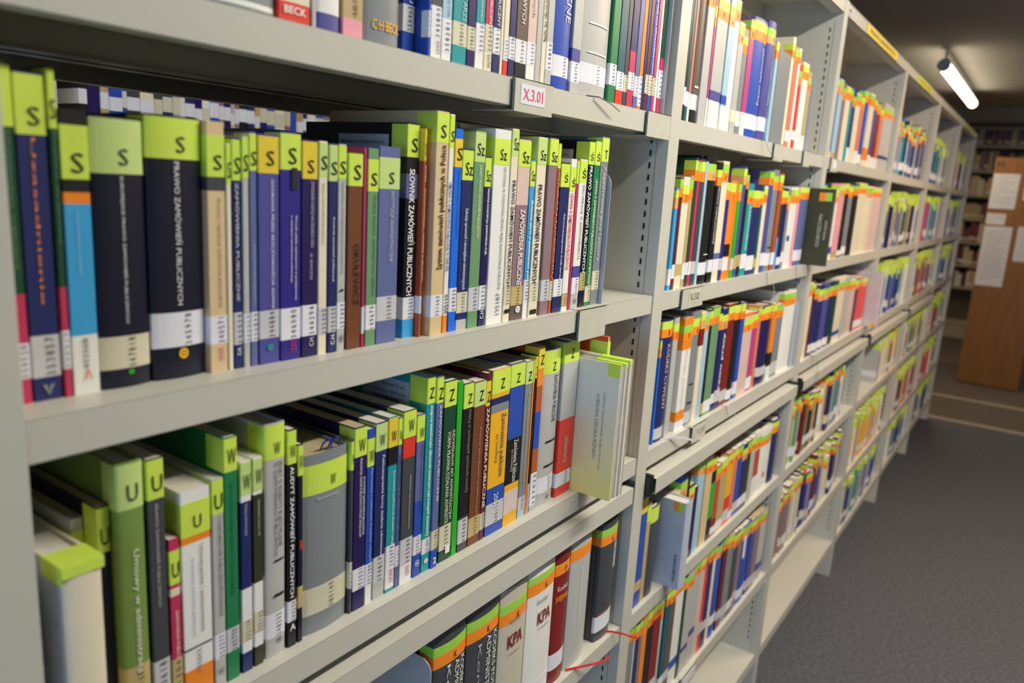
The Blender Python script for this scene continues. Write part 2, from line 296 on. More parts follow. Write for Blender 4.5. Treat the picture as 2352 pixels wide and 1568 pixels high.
(244.0,10.4,18,223,'P','bk','N W',(27,49,'wh','34433'),[],[('AUDYT ZAMÓWIEŃ PUBLICZNYCH','wh','d',187,53,0.5,0.6),('A','wh','h',25,18,0.5,0.7)]),
(256.0,6.4,18,206,'P','dn','N W',(37,60,'tn','3'),[],[('llllJ','rd','h',109,97,0.5,0.6)]),
(264.0,58.4,18,190,'H','gy','N W',(21,50,'cm','38'),[],[('Prawo zamówień publicznych','lg','h',147,141,0.5,0.5)]),
(323.0,4.4,18,193,'P','dk','N W',(29,59,'cm','38'),[],[]),
(328.0,17.4,18,205,'P','dp','N W',(23,48,'wh','353521'),[],[('REALIZACJA ZADAŃ PUBLICZNYCH PRZEZ SPÓŁKI KOM','wh','d',173,84,0.5,0.3),('W SYSTEMIE ZAMÓWIEŃ PUBLICZNYCH','wh','d',150,85,0.8,0.25)]),
(346.0,10.4,18,199,'P','bl','N W',(22,47,'wh','355388'),[('wh',0,23)],[('Planowanie i rozliczanie środków unijnych','lb','d',168,49,0.6,0.4)]),
(358.0,17.4,18,203,'P','nv','P W',(19,50,'lg','37481'),[('lg',0,19)],[('Publicznoprawne formy działania administracji','wh','d',166,48,0.6,0.3)]),
(377.0,14.4,18,205,'P','te','G W',(30,56,'wh','343474'),[('bk',150,174),('wh',4,30)],[('Zamówienia publiczne na dostawy i usługi','cm','d',144,57,0.6,0.3),('LEXIS','cr','u',28,12,0.6,0.4)]),
(392.0,6.4,18,202,'P','sb','N W',(26,51,'wh','341441'),[],[('ZAMÓWIENIA PUBLICZNE NA USŁUGI','nv','d',161,53,0.5,0.5)]),
(400.0,20.4,18,207,'P','dk','N W',(23,55,'lg','345560'),[('rd',152,175),('wh',0,24)],[('Wykluczenie wykonawcy z postępowania','lg','d',131,66,0.6,0.2),('LEXIS','cr','u',21,9,0.6,0.3)]),
(422.0,13.4,18,198,'P','bl','N W',(28,51,'wh','357031'),[('sb',94,198)],[('PIENIĄDZE W OBSZARZE ZAMÓWIEŃ PUBLICZNYCH','nv','d',162,75,0.7,0.35),('◎','wh','h',21,13,0.5,0.6)]),
(437.0,14.4,18,239,'P','te','N Z',(23,42,'wh','351864'),[],[('Zamówienia publiczne jako instrument sprawnego wykorzystania środków','wh','u',205,45,0.5,0.5),('●','wh','h',17,11,0.5,0.5)]),
(451.6,11.8,16,237,'P','sb','N Z',(24,48,'cm','321382'),[('bl',0,23)],[('ZAMÓWIENIA PUBLICZNE','wh','d',205,85,0.6,0.4),('2','wh','h',14,6,0.5,0.5)]),
(468.0,22.4,18,228,'P','dg','N Z',(15,47,'cm','325036'),[],[('INDYWIDUALNY AKT ADMINISTRACYJNY','cm','d',166,52,0.78,0.3),('FORMA PRAWNA DZIAŁANIA ADMINISTR','cm','d',165,49,0.45,0.3),('■','wh','h',20,9,0.7,0.4)]),
(492.0,10.4,18,223,'P','bg','',0,[],[]),
(504.0,19.4,18,219,'P','dk','N Z',(11,43,'lg','34546'),[('bk',46,190)],[('System zamówień publicznych w Polsce','gy','u',190,78,0.6,0.4)]),
(525.0,23.4,18,217,'P','br','P Z',(12,38,'tn','34217'),[],[('Prawo zamówień publicznych','tn','d',157,41,0.6,0.2)]),
(548.6,9.8,18,224,'P','mr','G Z',(14,37,'cm','34430'),[],[('ZAMÓWIENIA PUBLICZNE','cm','d',196,45,0.6,0.8)]),
(561.0,39.4,18,225,'P','go','N Z',(14,44,'lg','34511'),[('nv',179,188),('gy',168,179),('bl',0,66)],[('Zamówienia publiczne','nv','d',165,78,0.68,0.3),('po nowelizacji','dk','d',138,100,0.4,0.18),('2004','wh','d',57,36,0.5,0.25)]),
(601.0,33.4,18,227,'P','bl','N Z',(17,49,'pp','3'),[('bk',59,123),('go',49,59),('go',0,17)],[('Zamówienia Publiczne','wh','d',121,61,0.6,0.3),('po nowelizacji','lg','d',108,77,0.35,0.2)]),
(636.0,17.4,18,225,'P','gy','P Z',(11,31,'lg','35'),[('lb',0,24)],[('Prawo Europejskie Zamówień Publicznych','tn','d',181,50,0.55,0.4)]),
(654.0,4.4,18,225,'P','or','G -',0,[],[]),
(659.0,4.4,18,230,'P','bk','N Z',0,[('lg',0,45)],[]),
(665.0,15.4,18,241,'P','ru','G Z',(8,58,'wh','33'),[('or',185,208),('bl',94,148),('lg',0,56)],[]),
(683.0,47.4,18,231,'H','lg','N Z',(19,43,'wh','342007'),[],[('ZAMÓWIENIA PUBLICZNE','bk','d',196,125,0.7,0.3),('-','bk','h',98,95,0.6,0.6),('-','bk','h',61,58,0.6,0.6),('◎','bk','h',14,7,0.6,0.3)]),
(734.0,42.4,18,237,'P','rd','N Z',(15,37,'wh','352'),[('lg',120,237)],[('ZAMÓWIENIA PUBLICZNE','lg','d',93,51,0.5,0.3)]),
]),
('S4',1,[
(465.0,64.4,12,235,'H','dk','X K',0,[],[('KODEKS POSTĘPOWANIA','wh','d',203,24,0.85,0.2),('ADMINISTRACYJNEGO','wh','d',191,24,0.65,0.2),('Komentarz','wh','d',184,24,0.4,0.1)]),
(531.0,71.4,12,230,'H','dk','X K',0,[],[('KODEKS POSTĘPOWANIA','wh','d',194,-23,0.85,0.2),('ADMINISTRACYJNEGO','wh','d',181,-23,0.62,0.2),('Komentarz','lg','d',174,-23,0.35,0.1)]),
(605.0,68.4,12,227,'H','sn','X K',0,[],[('Hanna Knysiak','gy','h',178,166,0.5,0.4),('KPA','dr','h',152,131,0.55,0.55),('7. wydanie','gy','h',123,117,0.5,0.4)]),
(675.0,74.4,12,230,'H','wh','X K',(6,34,'wh','3'),[],[('Hanna Knysiak','gy','h',176,164,0.5,0.4),('KPA','dr','h',153,132,0.6,0.5),('8. wydanie','gy','h',127,121,0.6,0.4)]),
(749.6,43.8,12,232,'H','dr','Q P',(25,53,'wh','3'),[],[('Kodeks','pp','h',171,162,0.5,0.7),('postępowania','or','h',157,141,0.5,0.8)]),
(797.0,67.4,12,229,'H','lg','Q -',0,[],[('Postępowanie administracyjne','wh','u',177,82,0.5,0.1)]),
(901.0,58.4,12,224,'H','dk','X K',(18,48,'wh','3'),[],[('KODEKS POSTĘPOWANIA ADMIN','wh','d',198,128,0.8,0.3),('KOMENTARZ','or','h',54,52,0.5,0.8)]),
]),
('S1',2,[
(1048.0,8.4,12,235,'P','bk','',(27,55,'wh','3'),[],[]),
(1057.0,10.4,12,230,'P','dt','',(25,49,'wh','3'),[],[]),
(1069.0,8.4,12,240,'P','sm','',0,[('wh',0,48)],[]),
(1083.0,29.4,12,225,'H','bn','',(23,48,'wh','352841'),[('bk',0,23)],[('-','wh','h',62,59,0.5,0.6)]),
(1116.0,31.4,12,240,'P','lg','T',0,[],[]),
(1150.0,7.4,12,215,'P','mg','T',0,[('wh',0,49)],[]),
(1162.0,51.4,12,223,'P','lg','T',0,[('vb',48,65),('wh',0,48)],[]),
(1220.0,26.4,12,232,'P','lb','T',0,[('bl',47,63),('wh',0,44)],[]),
(1247.0,25.4,12,234,'P','wh','T',0,[],[]),
(1276.0,28.4,12,201,'P','lg','T',0,[('cm',22,43)],[]),
(1306.0,23.4,12,194,'P','gy','T',0,[('wh',16,44)],[]),
(1334.0,26.4,12,217,'P','mg','T',0,[('wh',0,45)],[]),
(1366.0,79.4,12,228,'H','bl','T',(17,46,'wh','3'),[('sb',212,228)],[('Prawo zamówień','wh','u',176,67,0.7,0.2)]),
(1451.0,51.4,12,237,'H','vb','T',(20,48,'wh','3'),[],[('PRAWO ZAMÓWIEŃ','wh','u',187,75,0.7,0.3)]),
(1507.0,17.4,12,206,'P','lb','T',0,[],[]),
(1529.0,84.4,12,194,'P','gy','',0,[],[]),
(1619.0,19.4,12,235,'P','cm','T',0,[],[]),
(1644.0,26.4,12,219,'P','sm','T',(13,37,'wh','3'),[],[]),
(1676.0,16.4,12,220,'P','wh','T',0,[],[]),
(1697.0,21.4,12,188,'P','rd','T',(20,41,'wh','3'),[],[]),
(1723.0,48.4,12,198,'P','wh','T',0,[],[]),
(1777.0,26.4,12,184,'P','tn','T',0,[('wh',0,36)],[]),
]),
('S2',2,[
(1063.0,13.4,14,178,'P','sk','T',(9,38,'wh','3'),[],[]),
(1078.0,13.4,14,196,'P','mr','T',(20,45,'wh','3'),[],[]),
(1093.0,31.4,14,198,'P','cm','T',(24,45,'tn','3'),[],[]),
(1126.0,14.4,14,201,'P','tn','T',(16,45,'wh','3'),[],[]),
(1142.0,12.4,14,233,'P','dg','T',(23,46,'wh','3'),[],[]),
(1157.0,12.4,14,230,'P','cr','T',(22,47,'wh','3'),[],[]),
(1171.0,21.4,14,232,'P','dk','T',(23,46,'lg','3'),[],[]),
(1195.0,12.4,14,229,'P','lb','',0,[],[]),
(1210.0,50.4,14,240,'H','bk','T',(18,42,'wh','3'),[],[('-','wh','h',58,56,0.6,0.5)]),
(1263.0,23.4,14,231,'P','bk','T',(21,45,'wh','3'),[],[('PRAWO WSPÓLNOTOWE','lg','d',203,76,0.5,0.5)]),
(1289.0,34.4,14,235,'P','cm','T',(22,45,'wh','3'),[('sb',45,57)],[]),
(1326.0,17.4,14,200,'P','pu','T',(22,45,'lg','3'),[],[]),
(1346.0,33.4,14,200,'P','or','T',(19,46,'wh','3'),[('bk',48,73)],[]),
(1382.0,10.4,14,199,'P','or','',0,[],[]),
(1396.0,21.4,14,198,'P','bg','T',(18,42,'lg','3'),[],[]),
(1420.0,19.4,14,230,'P','vb','T',(19,47,'tn','3'),[],[]),
(1443.0,16.4,14,221,'P','bk','T',(23,48,'tn','3'),[],[]),
(1463.0,37.4,14,198,'P','te','T',(17,48,'wh','3'),[],[('ZAMÓWIENIA','wh','d',158,55,0.6,0.4)]),
(1503.0,52.4,14,198,'P','nv','T',(11,43,'wh','3'),[],[]),
(1559.0,15.4,14,197,'P','dt','T',(15,35,'tn','3'),[],[]),
(1578.0,25.4,14,196,'P','cm','T',0,[],[]),
(1607.0,33.4,14,231,'P','vb','T',(16,45,'wh','3'),[],[]),
(1644.0,48.4,14,234,'H','gy','T',(14,43,'wh','3'),[],[('-','bk','h',58,55,0.5,0.6)]),
(1696.0,25.4,14,228,'P','ru','T',(14,43,'wh','3'),[],[]),
(1725.0,14.4,14,196,'P','dg','T',0,[('sk',0,78)],[]),
(1743.0,33.4,14,195,'P','dp','T',(11,30,'wh','3'),[],[]),
(1780.0,19.4,14,193,'P','gy','T',(16,42,'wh','3'),[],[]),
(1804.0,31.4,14,198,'P','wh','T',0,[],[('■','bl','h',81,68,0.5,0.7)]),
(1839.0,24.4,14,201,'P','wh','T',0,[],[]),
(1867.0,25.4,14,200,'P','pk','T',0,[],[]),
(1896.0,98.4,14,204,'H','sb','T',(13,41,'wh','3'),[],[]),
]),
('S3',2,[
(1062.0,7.4,14,197,'P','bb','T',0,[],[]),
(1071.0,50.4,14,232,'H','nv','T',(6,27,'lg','3'),[],[('KODEKS CYWILNY','pp','d',185,61,0.6,0.3)]),
(1122.0,25.4,14,233,'P','lg','T',0,[],[]),
(1176.0,48.4,14,224,'P','wh','T',(6,19,'wh','3'),[('or',162,224),('or',19,39),('or',0,-6)],[('Pomoc publiczna','pp','d',162,39,0.5,0.3)]),
(1224.6,44.8,14,232,'H','gy','T',(6,29,'lg','3'),[],[('-','bk','h',87,84,0.5,0.5),('-','bk','h',49,45,0.5,0.5)]),
(1269.6,24.8,14,229,'P','cm','T',0,[('dr',159,202)],[]),
(1295.0,25.4,14,223,'P','lb','T',0,[],[]),
(1322.0,15.4,14,228,'P','bk','T',(6,30,'go','3'),[],[]),
(1337.6,45.8,14,232,'P','sg','T',(6,32,'wh','3'),[],[]),
(1384.0,18.4,14,227,'P','dp','T',(17,39,'wh','3'),[],[]),
(1404.0,37.4,14,222,'P','nv','T',(16,43,'lg','3'),[],[('Prawo pracy','wh','u',169,31,0.6,0.5)]),
(1442.0,45.4,14,228,'P','dr','T',(11,35,'lg','3'),[],[]),
(1488.0,50.4,14,227,'H','bk','T',(6,28,'wh','3'),[],[]),
(1539.0,26.4,14,224,'P','bl','T',(10,40,'wh','3'),[],[]),
(1567.0,68.4,14,196,'P','pp','T',0,[('or',188,196),('or',0,2)],[]),
(1635.6,42.8,14,193,'P','mg','T',(6,34,'wh','3'),[],[]),
(1678.6,24.8,14,204,'P','sm','T',0,[],[]),
(1705.0,22.4,14,198,'P','dp','T',(25,47,'lg','3'),[],[]),
(1727.6,81.8,14,200,'H','dp','T',(20,43,'lg','3'),[],[]),
(1810.0,36.4,14,198,'P','or','T',0,[('bk',36,71),('wh',0,36)],[]),
(1849.0,60.4,14,191,'P','gy','T',(9,40,'lg','3'),[],[]),
(1926.0,118.4,14,217,'H','wh','T',0,[],[]),
]),
('S4',2,[
(1048.0,28.4,12,233,'P','bl','G -',(33,53,'tn','3'),[],[]),
(1078.0,18.4,12,208,'P','tn','N -',0,[],[]),
(1096.6,49.8,12,188,'H','dk','N -',0,[],[]),
(1218.0,29.4,12,185,'P','cm','T',0,[],[]),
(1247.6,38.8,12,212,'P','bl','T',(10,36,'tn','3'),[],[]),
(1287.0,15.4,12,208,'P','bk','',0,[],[]),
(1302.6,34.8,12,177,'P','do','T',(6,22,'wh','3'),[],[]),
(1339.0,19.4,12,164,'P','dp','',0,[],[]),
(1358.6,44.8,12,216,'H','lb','T',0,[('dt',0,-3)],[]),
(1404.0,41.4,12,214,'P','be','T',0,[],[]),
(1445.6,30.8,12,202,'P','bk','T',0,[('bg',54,141)],[]),
(1476.6,34.8,12,174,'P','dr','T',(6,23,'wh','3'),[('ru',43,142)],[]),
(1511.6,48.8,12,176,'P','tn','T',(6,26,'wh','3'),[],[]),
(1560.6,42.8,12,184,'P','rd','T',(8,37,'lg','3'),[('go',71,161)],[]),
(1603.6,31.8,12,185,'P','sm','T',(6,24,'wh','3'),[],[]),
(1635.6,38.8,12,185,'P','bl','T',(12,36,'lg','3'),[],[]),
(1674.6,37.8,12,180,'P','nv','T',(12,36,'wh','3'),[],[]),
(1712.6,34.8,12,180,'P','do','T',(12,37,'wh','3'),[],[]),
(1747.6,39.8,12,181,'P','lg','T',0,[],[]),
(1787.6,45.8,12,185,'P','wh','T',0,[('ru',62,136)],[]),
(1833.6,115.8,12,174,'H','wh','T',0,[],[('■','rd','h',52,39,0.5,0.15)]),
(1949.6,67.8,12,183,'H','nv','T',(6,6,'wh','3'),[],[]),
]),
('S5',2,[
(1046.0,24.4,12,284,'P','gy','T',0,[],[]),
(1072.0,10.4,12,282,'P','lg','T',0,[],[]),
(1084.0,16.4,12,287,'P','nv','T',0,[],[]),
(1102.0,11.4,12,285,'P','mv','T',0,[],[]),
(1115.0,24.4,12,285,'P','or','T',0,[],[]),
(1141.0,27.4,12,288,'P','bk','T',0,[],[]),
(1172.0,41.4,12,291,'P','dr','T',(57,78,'lg','3'),[],[]),
(1213.6,12.8,12,284,'P','lg','T',0,[],[]),
(1238.0,26.4,12,281,'P','dt','T',(29,56,'wh','3'),[],[]),
(1264.6,31.8,12,281,'P','bn','T',(35,57,'lg','3'),[],[]),
(1296.6,46.8,12,282,'P','wh','T',0,[('bl',45,67)],[]),
(1347.0,17.4,12,279,'P','dg','T',0,[],[]),
(1364.6,44.8,12,276,'P','lg','T',0,[('vb',55,68)],[]),
(1409.6,39.8,12,270,'P','lg','T',0,[('vb',76,93)],[]),
(1449.6,31.8,12,267,'P','pp','T',0,[],[]),
(1481.6,21.8,12,270,'P','rd','T',(51,80,'lg','3'),[],[]),
(1506.0,30.4,12,271,'P','nv','T',(49,73,'lg','3'),[],[]),
(1538.0,20.4,12,265,'P','cm','T',0,[],[]),
(1558.6,57.8,12,262,'H','bl','T',(35,60,'wh','3'),[],[]),
(1616.6,32.8,12,253,'P','mr','T',(27,52,'lg','3'),[],[]),
(1649.6,49.8,12,245,'P','gy','T',(20,46,'lg','3'),[],[]),
(1699.6,42.8,12,239,'P','dk','T',(19,45,'wh','3'),[],[]),
(1742.6,34.8,12,235,'P','mv','T',(28,54,'lg','3'),[],[]),
(1777.6,83.8,12,227,'H','bl','T',(15,41,'wh','3'),[],[('-','wh','h',199,134,0.3,0.2)]),
(1861.6,37.8,12,222,'P','vb','T',(16,43,'lg','3'),[],[]),
(1899.6,49.8,12,221,'P','mv','T',(11,39,'lg','3'),[],[]),
(1949.6,81.8,12,210,'H','lg','T',0,[('vb',34,55)],[]),
]),
('S1',3,[
(2145.0,25.4,14,209,'P','mr','T',0,[('cm',0,18)],[]),
(2177.0,31.4,14,212,'P','bl','T',0,[('cm',0,18)],[]),
(2216.0,42.4,14,213,'P','lb','T',0,[('tn',0,18)],[]),
(2267.0,27.4,14,208,'P','mv','T',0,[],[]),
(2302.0,51.4,14,205,'P','cm','T',0,[],[]),
(2362.0,23.4,14,206,'P','te','T',0,[],[]),
(2393.0,30.4,14,202,'P','nv','T',0,[('wh',0,43)],[]),
(2432.0,56.4,14,204,'P','cm','T',0,[],[]),
(2498.0,46.4,14,202,'P','sm','T',0,[('wh',0,41)],[]),
(2554.0,54.4,14,228,'H','bl','T',(6,34,'wh','3'),[],[]),
(2619.0,64.4,14,227,'P','cm','T',0,[('or',21,59)],[]),
(2693.0,37.4,14,216,'P','vb','T',0,[('wh',0,41)],[]),
(2741.0,52.4,14,215,'P','dr','T',0,[('wh',0,37)],[]),
(2803.0,47.4,14,211,'P','sm','T',0,[('wh',0,36)],[]),
(2882.0,172.4,14,227,'H','lg','T',0,[('nv',41,52)],[]),
(3069.0,93.4,14,282,'P','wh','T',0,[],[]),
]),
('S2',3,[
(2342.0,35.4,14,203,'P','nv','T',(6,29,'wh','3'),[],[]),
(2383.0,36.4,14,217,'P','sb','T',0,[],[]),
(2425.0,37.4,14,221,'P','dg','T',0,[],[]),
(2468.0,32.4,14,206,'P','or','T',0,[],[]),
(2505.0,47.4,14,204,'P','wh','T',0,[('bl',16,37)],[]),
(2558.0,62.4,14,225,'P','pk','T',0,[('tn',0,21)],[]),
(2625.0,43.4,14,230,'P','bk','T',(6,22,'wh','3'),[],[]),
(2674.0,67.4,14,226,'H','gy','T',(9,32,'wh','3'),[],[]),
(2747.0,46.4,14,231,'P','bk','T',0,[],[]),
(2799.0,107.4,14,236,'P','cm','T',0,[],[]),
(2910.0,114.4,14,230,'H','cm','T',0,[],[]),
(3028.0,142.4,14,230,'H','pp','T',0,[],[]),
]),
('S3',3,[
(2158.0,82.4,14,224,'P','cm','T',0,[],[]),
(2242.0,22.4,14,226,'P','mr','T',0,[],[]),
(2268.0,52.4,14,207,'H','nv','T',(9,34,'wh','3'),[],[]),
(2322.0,61.4,14,209,'H','nv','T',(7,31,'wh','3'),[],[]),
(2385.0,57.4,14,207,'H','vb','T',(7,30,'wh','3'),[],[]),
(2444.0,52.4,14,209,'H','nv','T',(6,30,'wh','3'),[],[]),
(2498.0,33.4,14,209,'P','dg','T',0,[],[]),
(2533.0,85.4,14,213,'P','cm','T',0,[('bl',21,36)],[]),
(2618.6,80.8,14,211,'P','lg','T',0,[],[]),
(2699.6,77.8,14,193,'P','pp','T',0,[('or',0,-12)],[]),
(2778.0,40.4,14,193,'P','dp','T',0,[],[]),
(2823.0,66.4,14,195,'P','rd','T',(9,35,'wh','3'),[],[]),
(2894.0,69.4,14,187,'P','rd','T',(7,31,'wh','3'),[],[]),
]),
]# ---------------------------------------------------------------- room
def struct(name, mb, m, **k): return mb.build(name, m, kind='structure', **k)
mb = MB(); mb.box(-3.6, 6.10, -2.6, 2.2, -0.05, 0); struct('floor', mb, CAR)
mb = MB(); mb.box(6.10, 6.9, -2.6, 2.2, -0.05, 0.0); struct('floor_landing', mb, CAR2)
mb = MB(); mb.box(6.9, 10.9, -2.6, 2.2, -0.05, 0); struct('floor_far', mb, CAR2)
for i, x in enumerate((6.09, 6.89)):
    mb = MB(); mb.box(x-0.03, x+0.035, -2.6, 2.2, 0.0, 0.006); struct('trim_%d' % (i+1), mb, STRIP, bevel=0.002)
mb = MB(); mb.box(-3.6, 10.9, -2.6, 2.2, CEIL, CEIL+0.1); struct('ceiling', mb, CEILM)
mb = MB(); mb.box(9.5, 9.8, -2.6, 2.2, 2.44, CEIL+0.02); struct('trim_3', mb, WALLM)
mb = MB(); mb.box(-3.6, 10.9, 2.2, 2.3, 0, CEIL); struct('wall_back', mb, WALLM)
mb = MB(); mb.box(-3.6, 10.9, -2.7, -2.6, 0, CEIL); struct('wall_front', mb, WALLM)
mb = MB(); mb.box(10.8, 10.9, -2.6, 2.2, 0, CEIL); struct('wall_right', mb, WALLM)
mb = MB()
for a in ((-3.6,-3.5,-2.6,2.2,0,0.8),(-3.6,-3.5,-2.6,2.2,2.1,CEIL),(-3.6,-3.5,-2.6,-1.6,0.8,2.1),(-3.6,-3.5,0.4,2.2,0.8,2.1)): mb.box(*a)  # left wall out of view, opening left for the assumed window
struct('wall_left', mb, WALLM)
mb = MB()
for a in ((-3.58,-3.52,-1.6,-1.55,0.8,2.1),(-3.58,-3.52,0.35,0.4,0.8,2.1),(-3.58,-3.52,-1.6,0.4,0.8,0.85),(-3.58,-3.52,-1.6,0.4,2.05,2.1),(-3.57,-3.53,-0.62,-0.58,0.8,2.1)): mb.box(*a)
struct('assumed_window_1', mb, mat('assumed_window_paint', 'e0e0dc', 0.5))  # assumed window, never in view, built to go with the cool fill

# ---------------------------------------------------------------- shelving units
def side_panel(mb, x, y0=0.0, y1=DEP, z1=TOPZ, mi=0):
    # folded steel upright: front flange, web, rear flange
    mb.box(x-PW, x+PW, y0, y0+0.012, 0, z1, mi)
    mb.box(x-0.006, x+0.006, y0+0.012, y1-0.012, 0, z1, mi)
    mb.box(x-PW, x+PW, y1-0.012, y1, 0, z1, mi)
def board(mb, x0, x1, z, y0=0.0022, y1=DEP, h=HH):
    mb.box(x0, x1, y0, y1, z-0.0015, z)                    # tray
    mb.box(x0, x1, y0, y0+0.0015, z-h, z)                  # front lip
    mb.box(x0, x1, y0, y0+0.02, z-h, z-h+0.0015)           # return
    mb.box(x0, x1, y1-0.0015, y1, z-h, z)
    mb.box(x0, x1, y1-0.02, y1, z-h, z-h+0.0015)
unit = empty('shelving_unit', (3, 0.1, 0), 'long beige-grey steel library shelving run filled with books, six bays beside the aisle', 'shelving')
def U(mb, name, m=STEEL, **k):
    o = mb.build(name, m, unit, **k); o.location = (-3, -0.1, 0); return o
for i in range(7):
    mb = MB(); side_panel(mb, i)
    # web panel that shows the slots: the web lies just inside the front flange
    xw = i-PW if i else -PW
    mb.box(i-PW, i-PW+0.0012, 0.012, DEP-0.012, 0, TOPZ)
    mb.box(i+PW-0.0012, i+PW, 0.012, DEP-0.012, 0, TOPZ)
    U(mb, 'upright', bevel=0.0015)
    if i:
        mb = MB()
        z = 0.2
        while z < TOPZ-0.06:
            mb.box(i-PW-0.0006, i-PW, 0.0285, 0.0318, z, z+0.0095); z += 0.0196
        o = U(mb, 'slot_column', SLOT)
        mb = MB(); mb.box(i-PW-0.0004, i-PW, 0.0195, 0.0205, 0.16, TOPZ-0.05); U(mb, 'fold_line', mat('fold_shadow_groove', '85847a', .5))
for b in range(6):
    for s in ('S1', 'S2', 'S3', 'S4', 'S5', 'S6'):
        mb = MB(); board(mb, b+PW+0.0008, b+1-PW-0.0012, S[s]); U(mb, 'shelf', bevel=0.0008)
        mb = MB(); board(mb, b+PW+0.0008, b+1-PW-0.0012, S[s], DEP+0.01, 2*DEP+0.01); U(mb, 'rear_shelf')
    mb = MB(); mb.box(b+PW, b+1-PW, 0.002, 0.0035, HBZ, TOPZ); mb.box(b+PW, b+1-PW, 0.002, 0.03, HBZ, HBZ+0.0015)
    mb.box(b+PW, b+1-PW, 0.002, 2*DEP, TOPZ-0.003, TOPZ-0.0015); mb.box(b+PW, b+1-PW, DEP-.02, DEP, HBZ-.01, TOPZ-.003); U(mb, 'top_board')
    if b < 5:
        x0, x1 = b+PW+0.014, b+1-PW-0.014
        yf = -0.004 if b == 0 else -0.016
        mb = MB(); mb.box(x0, x1, yf, 0.2, 1.0095, 1.011); mb.box(x0, x1, yf, yf+0.0015, 0.981, 1.011); mb.box(x0, x1, yf, yf+0.016, 0.981, 0.9825)
        U(mb, 'pull_out_shelf', bevel=0.0008)
        for xa in (b+PW+0.002, b+1-PW-0.014):
            mb = MB(); mb.box(xa, xa+0.011, yf+0.006, 0.2, 0.984, 1.014); mb.box(xa+0.002, xa+0.009, yf+0.004, 0.03, 0.978, 1.018); U(mb, 'slide_rail', mat('rail_steel', '3c4444', 0.35, 0.8))
mb = MB()
for i in range(7): side_panel(mb, i, DEP+0.01, 2*DEP+0.01)
U(mb, 'rear_uprights')
# printed strips on the header
def flat_sign(name, x0, x1, z0, z1, y, m, txt, ink, label, cat, grp=None, th=0.6):
    t = empty(name, (x0, y, z0), label, cat, grp)
    mb = MB(); mb.box(0, x1-x0, -0.0008, 0, 0, z1-z0); mb.build('strip', m, t)
    if txt:
        v, f, a = glyphs(txt, True); mb = MB(); W = (x1-x0)*0.82; H = (z1-z0)*th
        mb.v = [((x1-x0)*0.09+u*W, -0.0013, (z1-z0)*(1-th)/2+q*H) for u, q in v]; mb.f = f; mb.m = [0]*len(f); mb.build('lettering', ink, t)
    return t
YL = mat('yellow_sign', 'f4d848', 0.5); YG = mat('pale_yellow_sign', 'dce060', 0.5)
flat_sign('header_sign', 2.258, 2.769, 1.992, 2.019, 0.001, YL, 'PRAWO UNIWERSYTETU', mat('faded_ink', '8a7020', .6), 'long yellow printed strip on the header of the third bay', 'sign', th=.45)
flat_sign('header_sign', 3.259, 3.651, 1.992, 2.019, 0.001, YG, 'PRAWO ROLNE', mat('faded_ink', '8a7020', .6), 'pale yellow printed strip on the header of the fourth bay', 'sign', th=.45)
flat_sign('header_sign', 5.24, 5.56, 1.992, 2.019, 0.001, YL, '', None, 'small yellow strip on the header of the farthest bay', 'sign')
flat_sign('number_tag', 2.025, 2.05, 1.994, 2.016, 0.001, PAPER, '4', INK, 'small white number tag on the header beside the third bay upright', 'tag')
# clip-on label holders wrapped round the shelf lips
def clip(x0, x1, s, label, txt=None, ink=None, pm=PAPER, drop=0.004, tx=None):
    z = S[s]; t = empty('label_holder', (x0, 0, z-HH), label, 'label holder')
    mb = MB(); W = x1-x0
    mb.box(0, W, -0.0018, -0.0005, -drop, HH+0.001); mb.box(0, W, -0.0018, 0.06, -drop-0.0012, -drop); mb.box(0, W, -0.0018, 0.03, HH, HH+0.001)
    mb.build('clip_plate', mat('clip_steel', 'c2c1b4', 0.4), t)
    mb = MB(); mb.box(-0.0035, 0.0, -0.0012, 0.0, -drop, HH); mb.build('edge_shadow_strip', mat('edge_shadow', '3a4a44', .6), t)  # dark strip painted in for the shade along the plate's left edge
    if txt is not None:
        a, b = tx
        mb = MB(); mb.box(a, b, -0.0024, -0.0018, 0.004, HH-0.005); mb.build('paper_label', pm, t)
        if txt:
            v, f, q_ = glyphs(txt, False); mb = MB()
            mb.v = [(a+(b-a)*(0.1+0.8*u), -0.0028, 0.0085+(HH-0.018)*q) for u, q in v]; mb.f = f; mb.m = [0]*len(f); mb.build('lettering', ink, t)
    return t
clip(0.545, 0.625, 'S1', 'steel holder with handwritten red label on the top shelf lip, nearest bay', 'X.3.01', mat('red_marker', 'e0305c', .5), tx=(0.011, 0.062))
clip(0.893, 0.975, 'S1', 'blank steel clip at the right end of the top shelf, nearest bay')
clip(0.733, 0.812, 'S2', 'blank steel clip on the lip of the second shelf, nearest bay', drop=0.012)
clip(1.10, 1.20, 'S2', 'steel holder with a pale numbered label, second shelf lip, second bay', 'X.3.02', INK, mat('label_beige', 'c8c4b0', .6), tx=(0.03, 0.085))
clip(1.225, 1.30, 'S3', 'steel holder with a faint label on the third shelf of the second bay', 'X.3.03', mat('faint_ink', '908878', .6), mat('label_beige', 'c8c4b0', .6), tx=(0.02, 0.07))
clip(1.53, 1.60, 'S1', 'left one of two blank clips on the top shelf of the second bay')
clip(1.77, 1.83, 'S1', 'right one of two blank clips on the top shelf of the second bay')
clip(1.33, 1.42, 'S5', 'steel holder with a pale paper label on the fifth shelf of the second bay', '', None, tx=(0.01, 0.085))
clip(2.05, 2.13, 'S1', 'holder with a white label at the left end of the top shelf, third bay', '', None, tx=(0.02, 0.06))

